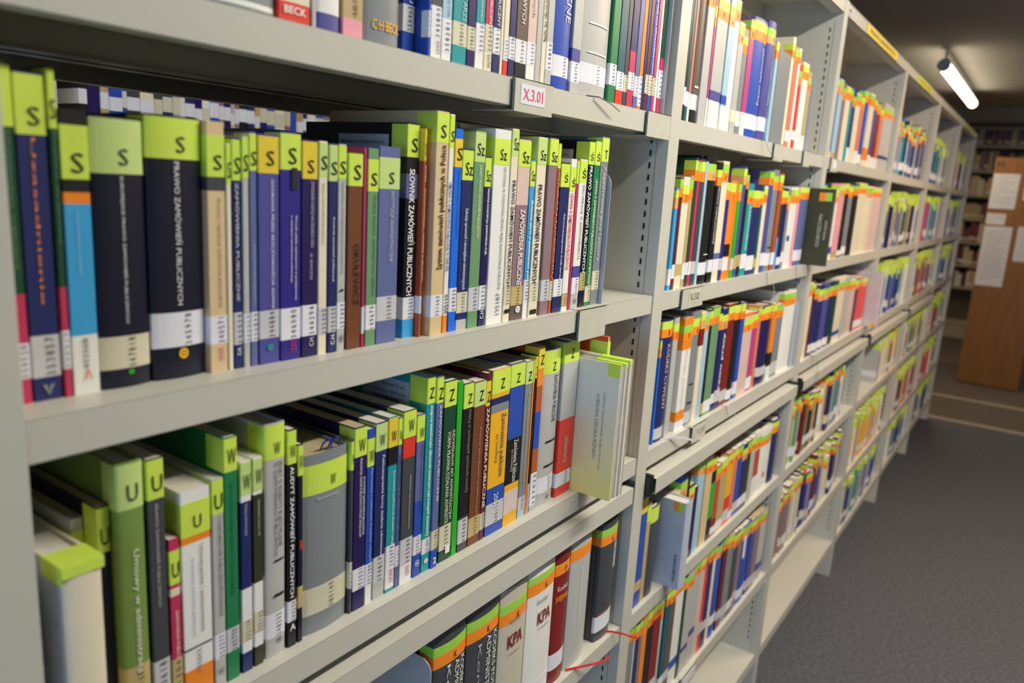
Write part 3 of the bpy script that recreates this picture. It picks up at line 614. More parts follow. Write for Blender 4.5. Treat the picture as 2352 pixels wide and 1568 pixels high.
# ---------------------------------------------------------------- books
def prof_fn(kind, w):
    b = min(0.08*w, 0.0042) if kind == 'H' else 0.0
    r = 0.0016 if kind == 'H' else 0.0009
    r = min(r, w*0.3)
    def f(x):
        x = min(max(x, 0), w)
        y = b*((2*x/w-1)**2)
        e = min(x, w-x)
        if e < r: y += r-math.sqrt(max(r*r-(r-e)**2, 0))
        return y
    return f
def u_path(f, w, d, o=0.0, hinge=False, n=10):
    # outer path of a U-shaped wrap, from the back of the left board round the spine to the back of the right board
    xs = [0, w*0.004, w*0.012] + [w*(i/n) for i in range(1, n)] + [w*0.988, w*0.996, w]
    xs = sorted(set(min(max(x, 0), w) for x in xs) | {min(0.0006, w*.2), w-min(0.0006, w*.2)})
    P = [(-o, d)]
    if hinge and d > 0.03: P += [(-o, f(0)+0.012), (min(0.0012, w*.08)-o, f(0)+0.0085), (-o, f(0)+0.005)]
    for x in xs:
        sx = x + o*(2*x/w-1); P.append((sx, f(x)-o))
    if hinge and d > 0.03: P += [(w+o, f(w)+0.005), (w-min(0.0012, w*.08)+o, f(w)+0.0085), (w+o, f(w)+0.012)]
    P.append((w+o, d)); return P
def wrap(mb, f, w, d, z0, z1, o, th, mi=0, hinge=False, zs=None, mis=None):
    P = u_path(f, w, d, o, hinge); k = len(P); Q = []
    cx = w/2
    for i, (x, y) in enumerate(P):
        a = P[max(i-1, 0)]; b = P[min(i+1, k-1)]; tx, ty = b[0]-a[0], b[1]-a[1]; L = math.hypot(tx, ty) or 1
        nx, ny = -ty/L, tx/L                          # inward normal
        if nx*(cx-x) + ny*(d*0.5-y) < 0: nx, ny = -nx, -ny
        Q.append((min(max(x+nx*th, -o+th*.9), w+o-th*.9), y+ny*th))
    zs = zs or [z0, z1]; mis = mis or [mi]
    rings = [[(x, y, z) for x, y in P] + [(x, y, z) for x, y in Q[::-1]] for z in zs]
    n0 = len(mb.v)
    mb.loft(rings, mis, True, False)
    for zi, top in ((0, False), (len(zs)-1, True)):
        base = n0+zi*2*k
        for i in range(k-1):
            q = (base+i, base+i+1, base+2*k-2-i, base+2*k-1-i)
            mb.f.append(q[::-1] if not top else q); mb.m.append(mis[-1] if top else mis[0])
NB = [0]
def words(s, n=4):
    s = re.sub(r'[^\w .-]', '', s).strip(); return ' '.join(s.split()[:n])
def book(x, w, y, h, kind, c, tape, lab, bands, texts, z, label, group, depth=0.16, tapecol=None):
    x, w, y, h = x/1000, w/1000, y/1000, h/1000
    NB[0] += 1; rnd = random.Random(NB[0])
    depth = 0.15+0.2*(h-0.19)+rnd.uniform(-.004, .004)
    depth = min(depth, 0.205-max(y, 0))
    t = empty('book', (x, y, z), label, 'book', group)
    w = w-0.0007
    f = prof_fn(kind, w)
    cuts = {0.0, h}
    bb = []
    for cc, a, b in bands:
        a = max(0, min(a/1000, h)); b = max(0, min(b/1000, h))
        if b-a > 0.0005: cuts |= {a, b}; bb.append((cc, a, b))
    zs = sorted(cuts); cols = [c]; mis = []
    for i in range(len(zs)-1):
        m = (zs[i]+zs[i+1])/2; cc = c
        for q, a, b in bb:
            if a <= m <= b: cc = q
        if cc not in cols: cols.append(cc)
        mis.append(cols.index(cc))
    th = 0.0022 if kind == 'H' else 0.0005
    if w < 0.008: th = min(th, w*0.2)
    mb = MB(); wrap(mb, f, w, depth, 0, h, 0, th, hinge=(kind == 'H' and w > .02), zs=zs, mis=mis)
    mb.build('cover', [cmat(q) for q in cols], t, smooth=False)
    ins = 0.003 if kind == 'H' else 0.0006
    mb = MB(); mb.box(th, w-th, f(w/2)+th+0.001 if kind != 'H' else f(0)+th+.0005, depth-(0.003 if kind == 'H' else 0.0), ins, h-ins)
    mb.build('pages', PAGES if rnd.random() < .7 else PAGES_OLD, t)
    # coloured tape round the head of the spine
    tp = tape.split(); tbot = h
    if tp:
        k0 = tp[0]; lt = tp[1] if len(tp) > 1 else ''
        o = 0.00022; dd = min(0.024, depth*.3)+rnd.uniform(-.004, .004)
        if k0 in 'NPG' :
            hh = rnd.choice((.0305, .0325, .030)) + (.006 if x < .09 else 0)
            top = h-0.0015-(0.009 if lt and rnd.random() < .2 else 0)
            mb = MB(); wrap(mb, f, w, dd, top-hh, top, o, 0.0003); tpo = mb.build('tape', tmat(k0), t); lz = top-hh+0.004+rnd.uniform(0, .003); lk = rnd.uniform(.0115, .0145); tbot = top-hh
        else:
            hb = {'T': .015, 'X': .013, 'Q': .001}[k0]*rnd.uniform(.85, 1.15); ho = {'T': .017, 'X': .0165, 'Q': .018}[k0]*rnd.uniform(.85, 1.15)
            top = h-(0.002 if k0 == 'T' else 0.012)-(rnd.uniform(0, .005) if rnd.random() < .7 else .012); ot = 'K' if rnd.random() < .2 and k0 == 'T' else 'O'
            gt = 'L' if (k0 == 'X' or rnd.random() < .5) else 'N'
            mb = MB(); wrap(mb, f, w, dd, top-hb, top, o, 0.0003); mb.build('green_tape', tmat(gt), t)
            mb = MB(); wrap(mb, f, w, dd, top-hb-ho, top-hb, o, 0.0003); tpo = mb.build('orange_tape', tmat(ot), t); lz = top-hb-ho+0.003; lk = .0095; tbot = top-hb-ho
            if k0 == 'T' and w > .022: lt = rnd.choice('ABCDEF')
        if lt and lt != '-':
            wd = min(lk*(0.62 if len(lt) == 1 else 1.0), w*0.7)
            print_on('handwritten_letter', lt, 'h', lz, lz+lk, w*rnd.uniform(.52, .62), wd, f, INK, tpo, off=0.0009)
    if lab:
        a, b, lc, num = lab; a, b = a/1000, b/1000
        dd = rnd.uniform(0.008, 0.02)
        mb = MB(); wrap(mb, f, w, dd, a, b, 0.00018, 0.0003); smo = mb.build('shelf_mark', LAB[lc], t)
        if len(num) > 1:
            if len(num) < 6: num = num+''.join(rnd.choice('0123456789') for _ in range(6-len(num)))
            m_ = (b-a)*0.05
            print_on('number', ' '.join(num), 'u', a+m_, b-m_, w*rnd.uniform(.55, .66), min(0.0058, w*.5), f, mat('stamp_ink', '4c4c54', .6), smo, off=0.0009)
    for (s, cc, dr, a, b, xc, hf) in texts:
        a, b = a/1000, b/1000
        if b < a: a, b = b, a
        if b <= 0: continue
        a = max(a, -0.0) if dr == 'h' else a
        if a < 0 and dr != 'h':      # the rest would run off the spine: squeeze
            a = 0.004
        b = min(b, h-0.002) if (dr == 'h' or s in '-■') else min(b, tbot-0.002)
        sz_ = min(w*hf, w*.94); xc_ = min(max(w*xc, sz_/2+w*.03), w*.97-sz_/2)
        if b-a < .002: continue
        ss = s
        print_on('lettering' if s not in '-■●◎▼' else 'printed_mark', ss, dr, a, b, xc_, sz_, f, lmat(cc), t, bold=(hf > .45), off=0.0011 if dr != 'h' else 0.0012)
    return t
def side_sticker(t, h, lines, ybase=0.010, wl=0.075, hl=0.05, zt=0.012):
    # printed library sticker on the left cover board
    f = MB(); z1 = h-zt; f.box(-0.00045, -0.0001, ybase, ybase+wl, z1-hl, z1); f.build('library_sticker', mat('sticker_paper', 'b8c0d4', .5), t)
    for i, (s, size) in enumerate(lines):
        v, q, asp = glyphs(s, size > .006); W = wl*0.86 if size <= .006 else wl*.6; H = size; zz = z1-0.006-H-i*0.0085
        mb = MB(); mb.v = [(-0.0007, ybase+wl/2+W/2-u*W, zz+p*H) for u, p in v]; mb.f = q; mb.m = [0]*len(q); mb.build('sticker_text', INK, t)
def ribbon(t, pts, width, m):
    L = t.location; mb = MB(); mb.strip([(p[0]-L.x, p[1]-L.y, p[2]-L.z) for p in pts], width); return mb.build('ribbon', m, t)

LIM = {('S2', 2): 1945, ('S3', 2): 1955, ('S4', 2): 1950, ('S5', 2): 1960, ('S1', 3): 2972, ('S2', 3): 2972, ('S3', 3): 2935}
LAB_SEEN = {}
BK = {}
for (s, b, L) in ROWS:
    L = [list(q) for q in L]
    if (s, b) == ('S1', 3): L = L[:-1]
    lim = LIM.get((s, b))
    if lim:
        xs = L[0][0]; xe = L[-1][0]+L[-1][1]
        if b == 3: xs0 = 2000+PW*1000+5; k = (lim-xs0)/(xe-xs); sh = lambda v: xs0+(v-xs)*k
        else: k = (lim-xs)/(xe-xs); sh = lambda v: xs+(v-xs)*k
        if xe > lim or b == 3:
            for q in L: q[0] = sh(q[0]); q[1] *= k
    z = S[s]; ups = {'S1': HBZ, 'S2': S['S1'], 'S3': S['S2'], 'S4': 1.01, 'S5': S['S4']}[s]
    hmax = (ups-HH-z-0.004)*1000
    names = [CN[q[5]][0] for q in L]
    for i, q in enumerate(L):
        if (s, b) == ('S4', 2) and i == 2: pass
        q[3] = q[3] if q[3] < hmax else hmax-(i*7 % 5)*2.6
        nm = names[i]; size = 'thick ' if q[1] > 38 else ('slim ' if q[1] < 9 else '')
        kindn = 'hardback' if q[4] == 'H' else 'book'
        title = [t_ for t_ in q[9] if len(t_[0]) > 7 and t_[6] >= .12]
        base = ROWN[s]+' of the '+BAYN[b]
        if i == 0: near = 'at the left end'
        else: near = 'right of the '+names[i-1]+' one'
        cand = []
        if title and b == 1: cand.append('%s%s %s titled %s, %s' % (size, nm, kindn, words(title[0][0], 3), base))
        cand.append('%s%s %s %s on the %s' % (size, nm, kindn, near, base))
        if i < len(L)-1 and i: cand.append('%s %s between the %s and %s ones, %s' % (nm, kindn, names[i-1], names[i+1], base))
        if i > 1: cand.append('%s%s %s between %s and %s books, %s, %s' % (size, nm, kindn, names[i-1], names[min(i+1, len(L)-1)], ROWN[s], BAYN[b]))
        if i > 1 and i < len(L)-1: cand.append('%s %s after a %s then a %s book, %s, %s' % (nm, kindn, names[i-2], names[i-1], ROWN[s], BAYN[b]))
        if q[9] and b == 1: cand.append('%s %s lettered %s right of a %s book, %s, %s' % (nm, kindn, words(q[9][0][0], 2), names[i-1], ROWN[s], BAYN[b]))
        for k_, o_ in enumerate(('first', 'second', 'third', 'fourth', 'fifth', 'sixth', 'seventh', 'eighth', 'ninth', 'tenth', 'eleventh', 'twelfth')):
            if names[:i].count(nm) == k_: cand.append('%s %s book from the left on the %s' % (o_, nm, base))
        for cnd in cand:
            if cnd not in LAB_SEEN and len(cnd.split()) <= 16: break
        LAB_SEEN[cnd] = 1
        BK[(s, b, i)] = book(*q, z, cnd, 'library books on the %s of the %s' % (ROWN[s], BAYN[b]))
        BK[(s, b, i)]['_h'] = q[3]/1000
def bk(s, b, i): return BK[(s, b, i)]
t = bk('S3', 1, 0); mb = MB(); mb.box(-.0007, -.0001, .004, .15, .001, .175); mb.build('side_board', mat('pale_blue_card', 'b4bccc', .6), t)
mb = MB(); mb.box(-.0009, .0285, -.0006, .028, .1762, .1768); mb.box(-.0009, .0285, -.0008, -.0003, .168, .1765); mb.box(-.0012, -.0008, 0, .03, .163, .1765); mb.build('tape', tmat('N'), t)
STK = [('Biblioteka Wydziału Prawa,', .0045), ('Administracji i Ekonomii', .0045), ('CZYTELNIA', .0075), ('X 3.01', .0045)]
row2 = [q for q in ROWS if q[0] == 'S2' and q[1] == 1][0][2]
for i, q in enumerate(row2):
    if q[0] in (403.0, 434.0, 753.0): t = bk('S2', 1, i); side_sticker(t, t['_h'], STK, ybase=.0265 if q[0] != 753.0 else .026)
row3 = [q for q in ROWS if q[0] == 'S3' and q[1] == 1][0][2]
for i, q in enumerate(row3):
    if q[0] == 437.0: t = bk('S3', 1, i); side_sticker(t, t['_h'], STK, ybase=.027)
    if q[0] == 264.0:   # blue ribbon loops on top of the big grey volume
        t = bk('S3', 1, i); mb = MB(); w_ = .058
        for dx in (0, .010): mb.strip([(w_*.52+dx, .014, .186), (w_*.52+dx-.001, .008, .196), (w_*.52+dx+.003, .005, .200), (w_*.52+dx+.008, .006, .197), (w_*.52+dx+.009, .008, .186)], (0.0015, .003, 0.0))
        mb.build('ribbon', mat('blue_ribbon', '1c3cc8', .5), t)
REDR = mat('red_ribbon', 'd83a34', 0.5); WHR = mat('white_ribbon', 'c8c4cc', 0.5); GYR = mat('grey_ribbon', '4a5058', 0.5)
z4 = S['S4']
ribbon(bk('S4', 1, 6), [(0.935, 0.02, z4+.004), (0.945, 0.004, z4+.006), (0.958, -0.012, z4+.002), (0.975, -0.022, z4-.008), (0.985, -0.03, z4-.012)], (0, .001, .004), REDR)
ribbon(bk('S4', 1, 4), [(0.80, 0.012, z4+.003), (0.815, 0.001, z4+.004), (0.84, -0.010, z4+.001), (0.87, -0.018, z4-.006), (0.90, -0.02, z4-.010)], (0, .001, .004), REDR)
z3 = S['S3']
ribbon(bk('S3', 2, 1), [(1.10, 0.01, z3+.002), (1.13, -0.004, z3+.003), (1.16, -0.012, z3-.004), (1.19, -0.016, z3-.015)], (0, .001, .004), WHR)
ribbon(bk('S3', 2, 3), [(1.21, 0.01, z3+.002), (1.222, -0.004, z3+.001), (1.226, -0.010, z3-.016), (1.224, -0.012, z3-.03)], (.004, .001, 0), WHR)
ribbon(bk('S3', 2, 11), [(1.42, 0.01, z3+.002), (1.43, -0.004, z3+.001), (1.45, -0.010, z3-.018), (1.46, -0.012, z3-.03)], (.004, .001, 0), WHR)
z2 = S['S2']
ribbon(bk('S2', 2, 21), [(1.60, 0.01, z2+.002), (1.604, -0.004, z2+.001), (1.62, -0.010, z2-.022), (1.632, -0.012, z2-.045), (1.622, -0.012, z2-.075)], (.005, .001, 0), WHR)
ribbon(bk('S2', 2, 29), [(1.84, 0.01, z2+.002), (1.85, -0.006, z2+.004), (1.86, -0.014, z2-.02), (1.85, -0.012, z2-.06), (1.84, -0.012, z2-.10)], (.006, .001, 0), WHR)
z1 = S['S1']
ribbon(bk('S1', 2, 12), [(1.44, 0.01, z1+.002), (1.45, -0.004, z1+.001), (1.47, -0.010, z1-.022), (1.53, -0.010, z1-.035)], (.001, .001, .001), GYR)
ribbon(bk('S1', 1, 25), [(0.725, 0.01, z1+.002), (0.735, -0.004, z1+.001), (0.76, -0.008, z1-.004), (0.785, -0.010, z1-.012)], (.001, .001, .0015), GYR)
ribbon(bk('S3', 3, 2), [(2.16, 0.01, z3+.002), (2.17, -0.006, z3+.002), (2.18, -0.014, z3-.03), (2.17, -0.022, z3-.06), (2.17, -0.024, z3-.085)], (.006, .001, 0), mat('blue_grey_ribbon', '5c6488', .5))

# loose, forward-standing items ------------------------------------------------
def slab(name, x, w, y0, y1, z, h, cover, label, cat, pages=PAGES, grp=None):
    t = empty(name, (x, y0, z), label, cat, grp); th = min(0.0008, w*.2)
    mb = MB(); mb.box(0, th, 0, y1-y0, 0, h); mb.box(w-th, w, 0, y1-y0, 0, h); mb.box(th, w-th, y1-y0-th, y1-y0, 0, h)
    mb.build('cover', cover, t)
    mb = MB(); mb.box(th, w-th, 0.0015, y1-y0-th, 0.001, h-.001); mb.build('pages', pages, t); return t
def grad_cover():
    m = bpy.data.materials.new('cream_to_yellow_printed_cover'); m.use_nodes = True; nt = m.node_tree; b = nt.nodes['Principled BSDF']
    tc = nt.nodes.new('ShaderNodeTexCoord'); sp = nt.nodes.new('ShaderNodeSeparateXYZ'); rp = nt.nodes.new('ShaderNodeValToRGB')
    nt.links.new(tc.outputs['Generated'], sp.inputs[0]); nt.links.new(sp.outputs['Z'], rp.inputs[0]); nt.links.new(rp.outputs[0], b.inputs['Base Color'])
    e = rp.color_ramp.elements; e[0].color = lin('f8e88c')+[1]; e[1].color = lin('ece8da')+[1]; e[0].position = .05; e[1].position = .75
    b.inputs['Roughness'].default_value = .45; return m
t = slab('booklet', 0.7785, 0.0035, -0.050, 0.10, S['S3'], 0.209, grad_cover(), 'cream and yellow booklet standing forward over the third shelf edge, nearest bay', 'booklet', grp=None)
for s_, yy, z0_, z1_ in (('URZĄD ZAMÓWIEŃ PUBLICZNYCH', .022, .045, .165), ('LUBELSKA SZKOŁA BIZNESU', .032, .060, .160)):
    v, q, a = glyphs(s_); mb = MB(); mb.v = [(-0.0005, yy-(p-.5)*.0055, z1_-u*(z1_-z0_)) for u, p in v]; mb.f = q; mb.m = [0]*len(q); mb.build('lettering', mat('grey_ink', '7a7a78', .6), t)
mb = MB(); mb.box(-0.0003, 0, 0.0, 0.02, .190, .2093); mb.box(-.0003, .0045, 0, .022, .209, .2094); mb.build('tape', tmat('N'), t)
xx = 0.7822
for k_, (w_, c_, lb_) in enumerate(((.006, mat('yellow_booklet_edge', 'dcc04c', .6), 'yellow-edged booklet just right of the cream and yellow one, third shelf, nearest bay'),
        (.006, LABW, 'white booklet between yellow-edged and thicker white ones, third shelf, nearest bay'), (.009, PAGES, 'thicker white booklet with curled neon tape, forward on the third shelf, nearest bay'),
        (.010, LABC, 'rightmost pale booklet of the forward bunch with neon tape, third shelf, nearest bay'))):
    t = slab('booklet', xx, w_, -0.046-.002*k_, 0.10, S['S3'], 0.200+.004*k_, c_, lb_, 'booklet')
    if k_ > 1: mb = MB(); mb.box(-.0003, w_+.0003, .001, .05, .192+.004*k_, .2003+.004*k_); mb.build('tape', tmat('N'), t)
    xx += w_+.0006
t = slab('booklet', 0.829, .008, 0.0, 0.13, S['S3'], .236, mat('plain_red_orange_cover', 'dc5428', .5), 'orange booklet with neon tape standing behind the forward booklets, third shelf', 'booklet')
mb = MB(); mb.box(-.0003, .0083, -.0004, .03, .19, .228); mb.build('tape', tmat('N'), t)
mb = MB(); v, q, a = glyphs('Z'); mb.v = [(.002+u*.004, -.0009, .194+p*.009) for u, p in v]; mb.f = q; mb.m = [0]*len(q); mb.build('handwritten_letter', INK, t)
def tall_side(name, x, w, y0, y1, z, h, c, label, stick, texts):
    t = empty(name, (x, y0, z), label, 'book'); f = prof_fn('H', w); mb = MB(); wrap(mb, f, w, y1-y0, 0, h, 0, .002); mb.build('cover', c, t)
    mb = MB(); mb.box(.002, w-.002, .008, y1-y0-.003, .003, h-.003); mb.build('pages', PAGES, t)
    for (k_, a, b, zz, hh) in stick: mb = MB(); mb.box(-.0006, 0, a, b, zz, zz+hh); mb.build('tape', tmat(k_), t)
    for (s_, yy, z0_, z1_, sz, ink) in texts:
        v, q, a = glyphs(s_, True); mb = MB(); mb.v = [(-0.0008, yy-(p-.5)*sz, z1_-u*(z1_-z0_)) for u, p in v]; mb.f = q; mb.m = [0]*len(q); mb.build('lettering', ink, t)
    return t
tall_side('book', 1.953, .019, -.045, .10, S['S2']+.0002, .202, mat('dark_olive_cloth', '3c3c26', .6), 'large dark olive book lettered NACZELNEGO pulled forward beside the second upright', [('L', .006, .022, .170, .022), ('O', .022, .038, .170, .022)],
          [('NACZELNEGO', .028, .05, .135, .009, mat('silver_ink', 'b4b8a8', .4)), ('XXV-lecie', .012, .07, .12, .007, mat('silver_ink', 'b4b8a8', .4))])
tall_side('book', 1.170, .034, -.030, .12, S['S4']+.0002, .186, mat('pale_blue_card', 'dcdce4', .5), 'pale grey-blue volume with boxed side label pulled forward, fourth shelf, second bay', [('L', .008, .018, .166, .018), ('O', .018, .028, .166, .018)],
          [('PLANOS BECKA', .014, .015, .075, .006, mat('stamp_ink', '3c3c44', .6))])
tall_side('book', 2.940, .026, -.038, .10, S['S3']+.0002, .208, mat('pale_pink_card', 'cbc0c4', .5), 'plain pale pinkish volume pulled forward at the right end, third shelf, third bay', [('O', .006, .02, .002, .012), ('P', .02, .034, .002, .012)], [])

# bookends
def bookend(x, y0, z, w, h, label, m=PLATE, foot=True):
    t = empty('bookend', (x, y0, z), label, 'bookend'); n = 8; r = .018
    P = [(0, 0), (w, 0), (w, h-r)] + [(w-r+r*math.cos(a), h-r+r*math.sin(a)) for a in [math.pi/2*i/n for i in range(1, n)]] + [(w-r, h), (r, h)] + [(r-r*math.sin(a), h-r+r*math.cos(a)) for a in [math.pi/2*i/n for i in range(1, n)]] + [(0, h-r)]
    mb = MB(); mb.loft([[(0, a, b) for a, b in P], [(.0012, a, b) for a, b in P]], 0); mb.build('plate', m, t)
    if foot: mb = MB(); mb.box(.0012, .04, .01, w-.01, 0.0002, .0012); mb.build('foot', m, t)
    return t
bookend(0.9565, 0.004, S['S1'], .13, .22, 'silver-grey bookend at the right end of the top shelf, nearest bay')
bookend(0.8120, 0.008, S['S2'], .13, .193, 'grey steel bookend right of the striped book, second shelf, nearest bay')
PLX = bpy.data.materials.new('clear_plastic'); PLX.use_nodes = True; pb = PLX.node_tree.nodes['Principled BSDF']; pb.inputs['Base Color'].default_value = (.8, .85, .88, 1); pb.inputs['Roughness'].default_value = .12; pb.inputs['Alpha'].default_value = .35
nzx = PLX.node_tree.nodes.new('ShaderNodeTexNoise'); nzx.inputs['Scale'].default_value = 5; PLX.node_tree.links.new(nzx.outputs['Fac'], pb.inputs['Coat Weight'])
bookend(0.845, 0.03, S['S3'], .12, .212, 'clear plastic bookend behind the forward booklets, third shelf, nearest bay', PLX)
bookend(0.4560, 0.012, S['S4'], .13, .20, 'pale blue-grey bookend left of the dark volumes, fourth shelf, nearest bay')
bookend(1.8150, 0.006, S['S1'], .13, .185, 'silver-grey bookend right of the tan book, top shelf, second bay')
bookend(1.9600, 0.008, S['S3'], .13, .19, 'silver-grey bookend at the right end of the third shelf, second bay')

# ---------------------------------------------------------------- the many remaining books: one object, real boxes with bands and tabs
PALS = {'mix': 'nv dk bk cm wh lg dr sg bl tn mv dp gy'.split(), 'warm': 'cm be tn cm go br cm or wh be'.split(), 'cool': 'nv bl sb lg nv gy te wh'.split(),
        'bright': 'or sk wh mv cm rd dg nv lg te cr'.split(), 'plain': ['lg'], 'old': 'bk bk br tn bk dr be bk mr'.split(), 'beige': 'be tn mr be br cm tn dr'.split()}
smats = []; sidx = {}
def sm_(m):
    if m.name not in sidx: sidx[m.name] = len(smats); smats.append(m)
    return sidx[m.name]
SB = MB(); rg = random.Random(11)
def stuff_row(x0, x1, z, hmax, pal, tabs, y0=0.014, axis='x', sign=1, lab=.75, wr=(.012, .038), back=.15, hr=(.68, .93)):
    x = x0
    while x < x1-0.01:
        w = min(rg.uniform(*wr), x1-x); h = hmax*rg.uniform(*hr); c = rg.choice(PALS[pal]); d = back; yy = y0+rg.uniform(-.004, .006)
        segs = []; zl0 = h*rg.uniform(.09, .14); zl1 = zl0+h*.15
        cm_ = sm_(cmat(c)); 
        if rg.random() < lab: segs = [(0, zl0, cm_), (zl0, zl1, sm_(LABW if rg.random() < .7 else LABC)), (zl1, h, cm_)]
        else: segs = [(0, h, cm_)]
        if tabs == 'T':
            a = h-.006; dz = rg.choice((0, .003, .006, .012)); segs[-1] = (segs[-1][0], h-.036-dz, cm_); segs += [(h-.036-dz, h-.019-dz, sm_(tmat('O'))), (h-.019-dz, h-.004-dz, sm_(tmat('N'))), (h-.004-dz, h, cm_)]
        elif tabs == 'N': dz = rg.uniform(.022, .036); segs[-1] = (segs[-1][0], h-dz, cm_); segs += [(h-dz, h-.002, sm_(tmat('N'))), (h-.002, h, sm_(tmat('N')))]
        pm = sm_(PAGES)
        for a, b, mi in segs:
            dd = .03 if mi in (sidx.get(tmat('N').name), sidx.get(tmat('O').name)) else d
            for (p, q, mm) in (((yy, yy+dd, mi),) if dd == d else ((yy, yy+dd, mi), (yy+dd, yy+d, cm_))):
                if axis == 'x': SB.box(x, x+w-.0008, p, q, z+a, z+b, mm)
                elif axis == 'r': SB.box(x, x+w-.0008, 2*y0-q, 2*y0-p, z+a, z+b, mm)
                else: SB.box(p, q, x, x+w-.0008, z+a, z+b, mm)
        if axis == 'x': SB.box(x+.001, x+w-.0018, yy+.001, yy+d-.001, z+h-.002, z+h+.0002, pm)
        x += w
G = S
# third bay lower shelves, then bays four to six
rowsN = [
 ('S4', 3.0-1+.025, 2.60, 'mix', 'T'), ('S4', 2.62, 2.80, 'cool', 'T'), ('S5', 2.025, 2.93, 'mix', 'T'),
 ('S1', 3.025, 3.93-.12, 'cool', 'T'), ('S2', 3.03, 3.97, 'mix', 'N'), ('S3', 3.03, 3.95, 'cool', 'N'), ('S4', 3.03, 3.05, 'old', 'N'), ('S4', 3.47, 3.485, 'plain', 'N'), ('S4', 3.49, 3.96, 'warm', 'N'), ('S5', 3.06, 3.84, 'warm', 'N'), ('S6', 3.03, 3.85, 'cool', 'N'),
 ('S1', 4.18, 4.75, 'cool', 'N'), ('S2', 4.03, 4.80, 'bright', 'N'), ('S3', 4.10, 4.85, 'bright', 'N'), ('S4', 4.03, 4.9, 'mix', 'N'), ('S5', 4.05, 4.85, 'bright', 'N'), ('S6', 4.25, 4.9, 'cool', 'N'),
 ('S1', 5.20, 5.80, 'bright', 'N'), ('S2', 5.2, 5.85, 'cool', 'N'), ('S3', 5.1, 5.9, 'cool', 'N'), ('S4', 5.2, 5.85, 'bright', 'N'), ('S5', 5.1, 5.8, 'bright', 'N'), ('S6', 5.1, 5.9, 'cool', 'N')]
ups_ = {'S1': HBZ-HH, 'S2': S['S1'], 'S3': S['S2'], 'S4': 1.01, 'S5': S['S4'], 'S6': S['S5']}
for s, a, b, pal, tb in rowsN:
    stuff_row(a, b, S[s]+.0003, min(ups_[s]-HH-S[s]-.004, .245), pal, tb, back=.15)
# rear side of the same unit and the next unit across the rear aisle
stuff_row(0.25, 0.95, S['S2']+.0003, .262, 'old', '', y0=2*DEP+.005, axis='r', lab=0, hr=(.70, .86), wr=(.03, .06))
stuff_row(0.05, 0.95, S['S1']+.0003, .24, 'mix', '', y0=2*DEP+.005, axis='r')
stuff_row(0.62, 1.95, 1.595, .26, 'mix', '', y0=1.13, wr=(.012, .03), lab=.9)
stuff_row(0.62, 1.95, 1.27, .26, 'beige', '', y0=1.13, wr=(.012, .03))
# wall bookcase at the far end (spines face the camera)
WZ = [2.25, 1.97, 1.69, 1.42, 1.15, 0.88, 0.62, 0.2]
for k_, z in enumerate(WZ[:-1]):
    stuff_row(-1.15, 0.9, z+.0003, .24, 'old' if k_ < 2 else 'beige', '', y0=10.32, axis='y', wr=(.025, .055), back=.16, hr=(.6, .95) if k_ else (.72, .8), lab=.5)
o = SB.build('distant_books', smats); o['kind'] = 'stuff'; tag(o, 'rows of many small distant books with yellow tabs on far shelves', 'books')

# next shelving unit seen through the gap
ru = empty('shelving_unit', (1.3, 1.25, 0), 'beige steel shelving unit across the rear aisle, glimpsed over the second-shelf books', 'shelving')
for x in (0.55, 1.975):
    mb = MB(); side_panel(mb, x, 1.115, 1.36); o = mb.build('upright', STEEL, ru); o.location = (-1.3, -1.25, 0)
for z in (.16, .6, .93, 1.27, 1.595, 1.95):
    mb = MB(); board(mb, .572, 1.953, z, 1.117, 1.35); o = mb.build('shelf', STEEL, ru); o.location = (-1.3, -1.25, 0)
# wall bookcase
wc = empty('wall_bookcase', (10.5, -.1, 0), 'tall bookcase of dark and tan volumes against the far end wall', 'bookcase')
WCM = mat('bookcase_paint', 'b4a890', .5)
def W_(mb, n, m=WCM): o = mb.build(n, m, wc); o.location = (-10.5, .1, 0); return o
for z in WZ: mb = MB(); mb.box(10.3, 10.6, -1.2, .95, z-.03, z); W_(mb, 'shelf')
for y in (-1.2, .93): mb = MB(); mb.box(10.3, 10.6, y-.02, y, 0, CEIL-.14); W_(mb, 'side_panel')
mb = MB(); mb.box(10.6, 10.62, -1.22, .95, 0, CEIL-.14); W_(mb, 'back_panel', mat('bookcase_back', '6c665c', .8))
mb = MB(); mb.box(10.31, 10.6, -1.2, .93, CEIL-.16, CEIL-.12); W_(mb, 'cornice')
mb = MB(); mb.box(10.31, 10.33, -1.2, .93, 0, .17); W_(mb, 'plinth')
# wooden end panel with notices
ep = empty('bookcase_end_unit', (7.9, -.28, 0), 'brown wood-veneer end panel of a bookcase carrying white notices and number 43', 'bookcase')
def E_(mb, n, m): o = mb.build(n, m, ep); o.location = (-7.9, .28, 0); return o
mb = MB(); mb.box(7.6, 7.625, -.50, -.035, 0.01, 1.965); E_(mb, 'end_panel', WOOD)
mb = MB(); mb.box(8.575, 8.6, -.50, -.035, 0.01, 1.965); E_(mb, 'end_panel', WOOD)
mb = MB(); mb.box(7.625, 8.575, -.275, -.262, 0.01, 1.93); E_(mb, 'back_panel', WOOD)
for z in (.1, .45, .8, 1.15, 1.5, 1.9): mb = MB(); mb.box(7.626, 8.574, -.49, -.045, z, z+.022); E_(mb, 'shelf', WOOD)
v, q, a = glyphs('43', True); mb = MB(); mb.v = [(7.599, -.045-u*.06, 1.885+p*.05) for u, p in v]; mb.f = q; mb.m = [0]*len(q); E_(mb, 'number', mat('dark_blue_ink', '20242c', .6))
TXI = mat('print_ink', '9898a4', .7)
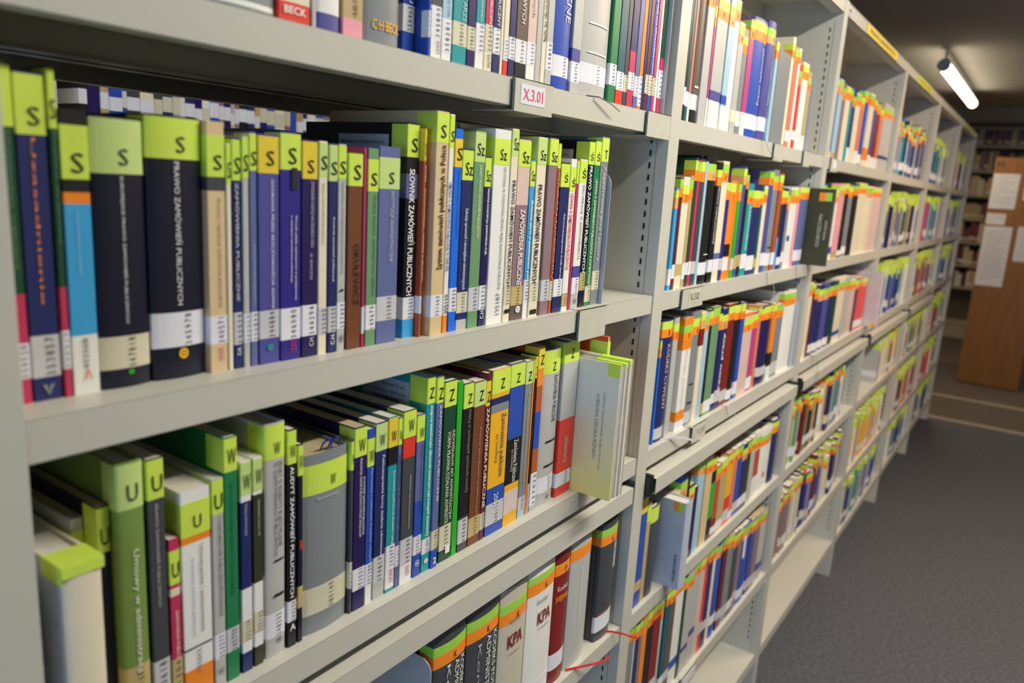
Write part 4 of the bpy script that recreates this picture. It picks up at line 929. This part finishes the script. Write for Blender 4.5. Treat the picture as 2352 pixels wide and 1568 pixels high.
def notice(y0, y1, z0, z1, label, n):
    t = empty('notice', (7.5985, y0, z0), label, 'notice')
    mb = MB(); mb.box(-.0008, 0, 0, y1-y0, 0, z1-z0); mb.build('sheet', PAPER, t)
    mb = MB(); W = y1-y0; H = z1-z0; r2 = random.Random(n)
    for k_ in range(n):
        zz = H*(.92-.84*k_/n); mb.box(-.0012, -.0008, W*.1+W*.5*r2.random()*(r2.random() < .4), W*.9, zz-.004, zz)
    mb.build('printed_lines', TXI, t)
notice(-.230, -.040, 1.54, 1.83, 'upper white notice sheet on the wooden end panel', 10)
notice(-.180, -.042, 1.405, 1.50, 'small white card between two larger notices on the wooden end panel', 3)
notice(-.245, -.040, .88, 1.39, 'long lower white notice sheet on the wooden end panel', 18)
notice(-.46, -.275, 1.62, 1.85, 'white sheet at the right edge of the wooden end panel, upper', 6)
notice(-.46, -.285, 1.11, 1.40, 'white sheet at the right edge of the wooden end panel, lower', 8)

# ---------------------------------------------------------------- tube lamps
def tube_lamp(x0, x1, y, z, label, colr, e, grp='ceiling tube lamps over the aisle'):
    t = empty('tube_lamp', ((x0+x1)/2, y, z), label, 'lamp', grp); L = (x1-x0)/2
    em = mat('tube_glow_%s' % colr, colr, .5, emit=e, noise=0)
    for k_ in (-1, 1):
        a, b = (-L, -.01) if k_ < 0 else (.01, L)
        mb = MB(); mb.tube([(a, 0, 0), (a+.02, 0, 0), (b-.02, 0, 0), (b, 0, 0)], .036, 14); mb.build('diffuser', em, t, smooth=True)
    mb = MB(); mb.box(-L, L, -.02, .02, .036, .05); mb.build('housing', mat('lamp_housing', 'a8aeb4', .4, .3), t)
    for k_ in (-1, 1):
        mb = MB(); mb.tube([(k_*L, 0, 0), (k_*(L+.05), 0, 0)], .04, 14); mb.build('end_cap', mat('lamp_housing', 'a8aeb4', .4, .3), t)
        mb = MB(); mb.tube([(k_*(L-.02), 0, .04), (k_*(L-.02), 0, CEIL-z)], .008, 8); mb.tube([(k_*(L-.02), 0, CEIL-z-.012), (k_*(L-.02), 0, CEIL-z)], .035, 12); mb.build('stem', mat('lamp_housing', 'a8aeb4', .4, .3), t)
tube_lamp(5.93, 8.1, .26, 2.46, 'glowing ceiling tube lamp visible beyond the end of the shelves', 'fff0c8', 9)
for (lx, ly, pw, lc) in ASSUMED_LAMPS: tube_lamp(lx-.75, lx+.75, ly, 2.46, 'assumed ceiling tube lamp above the near aisle', 'fff6e4', 3)  # near aisle fixtures lie out of view and are assumed
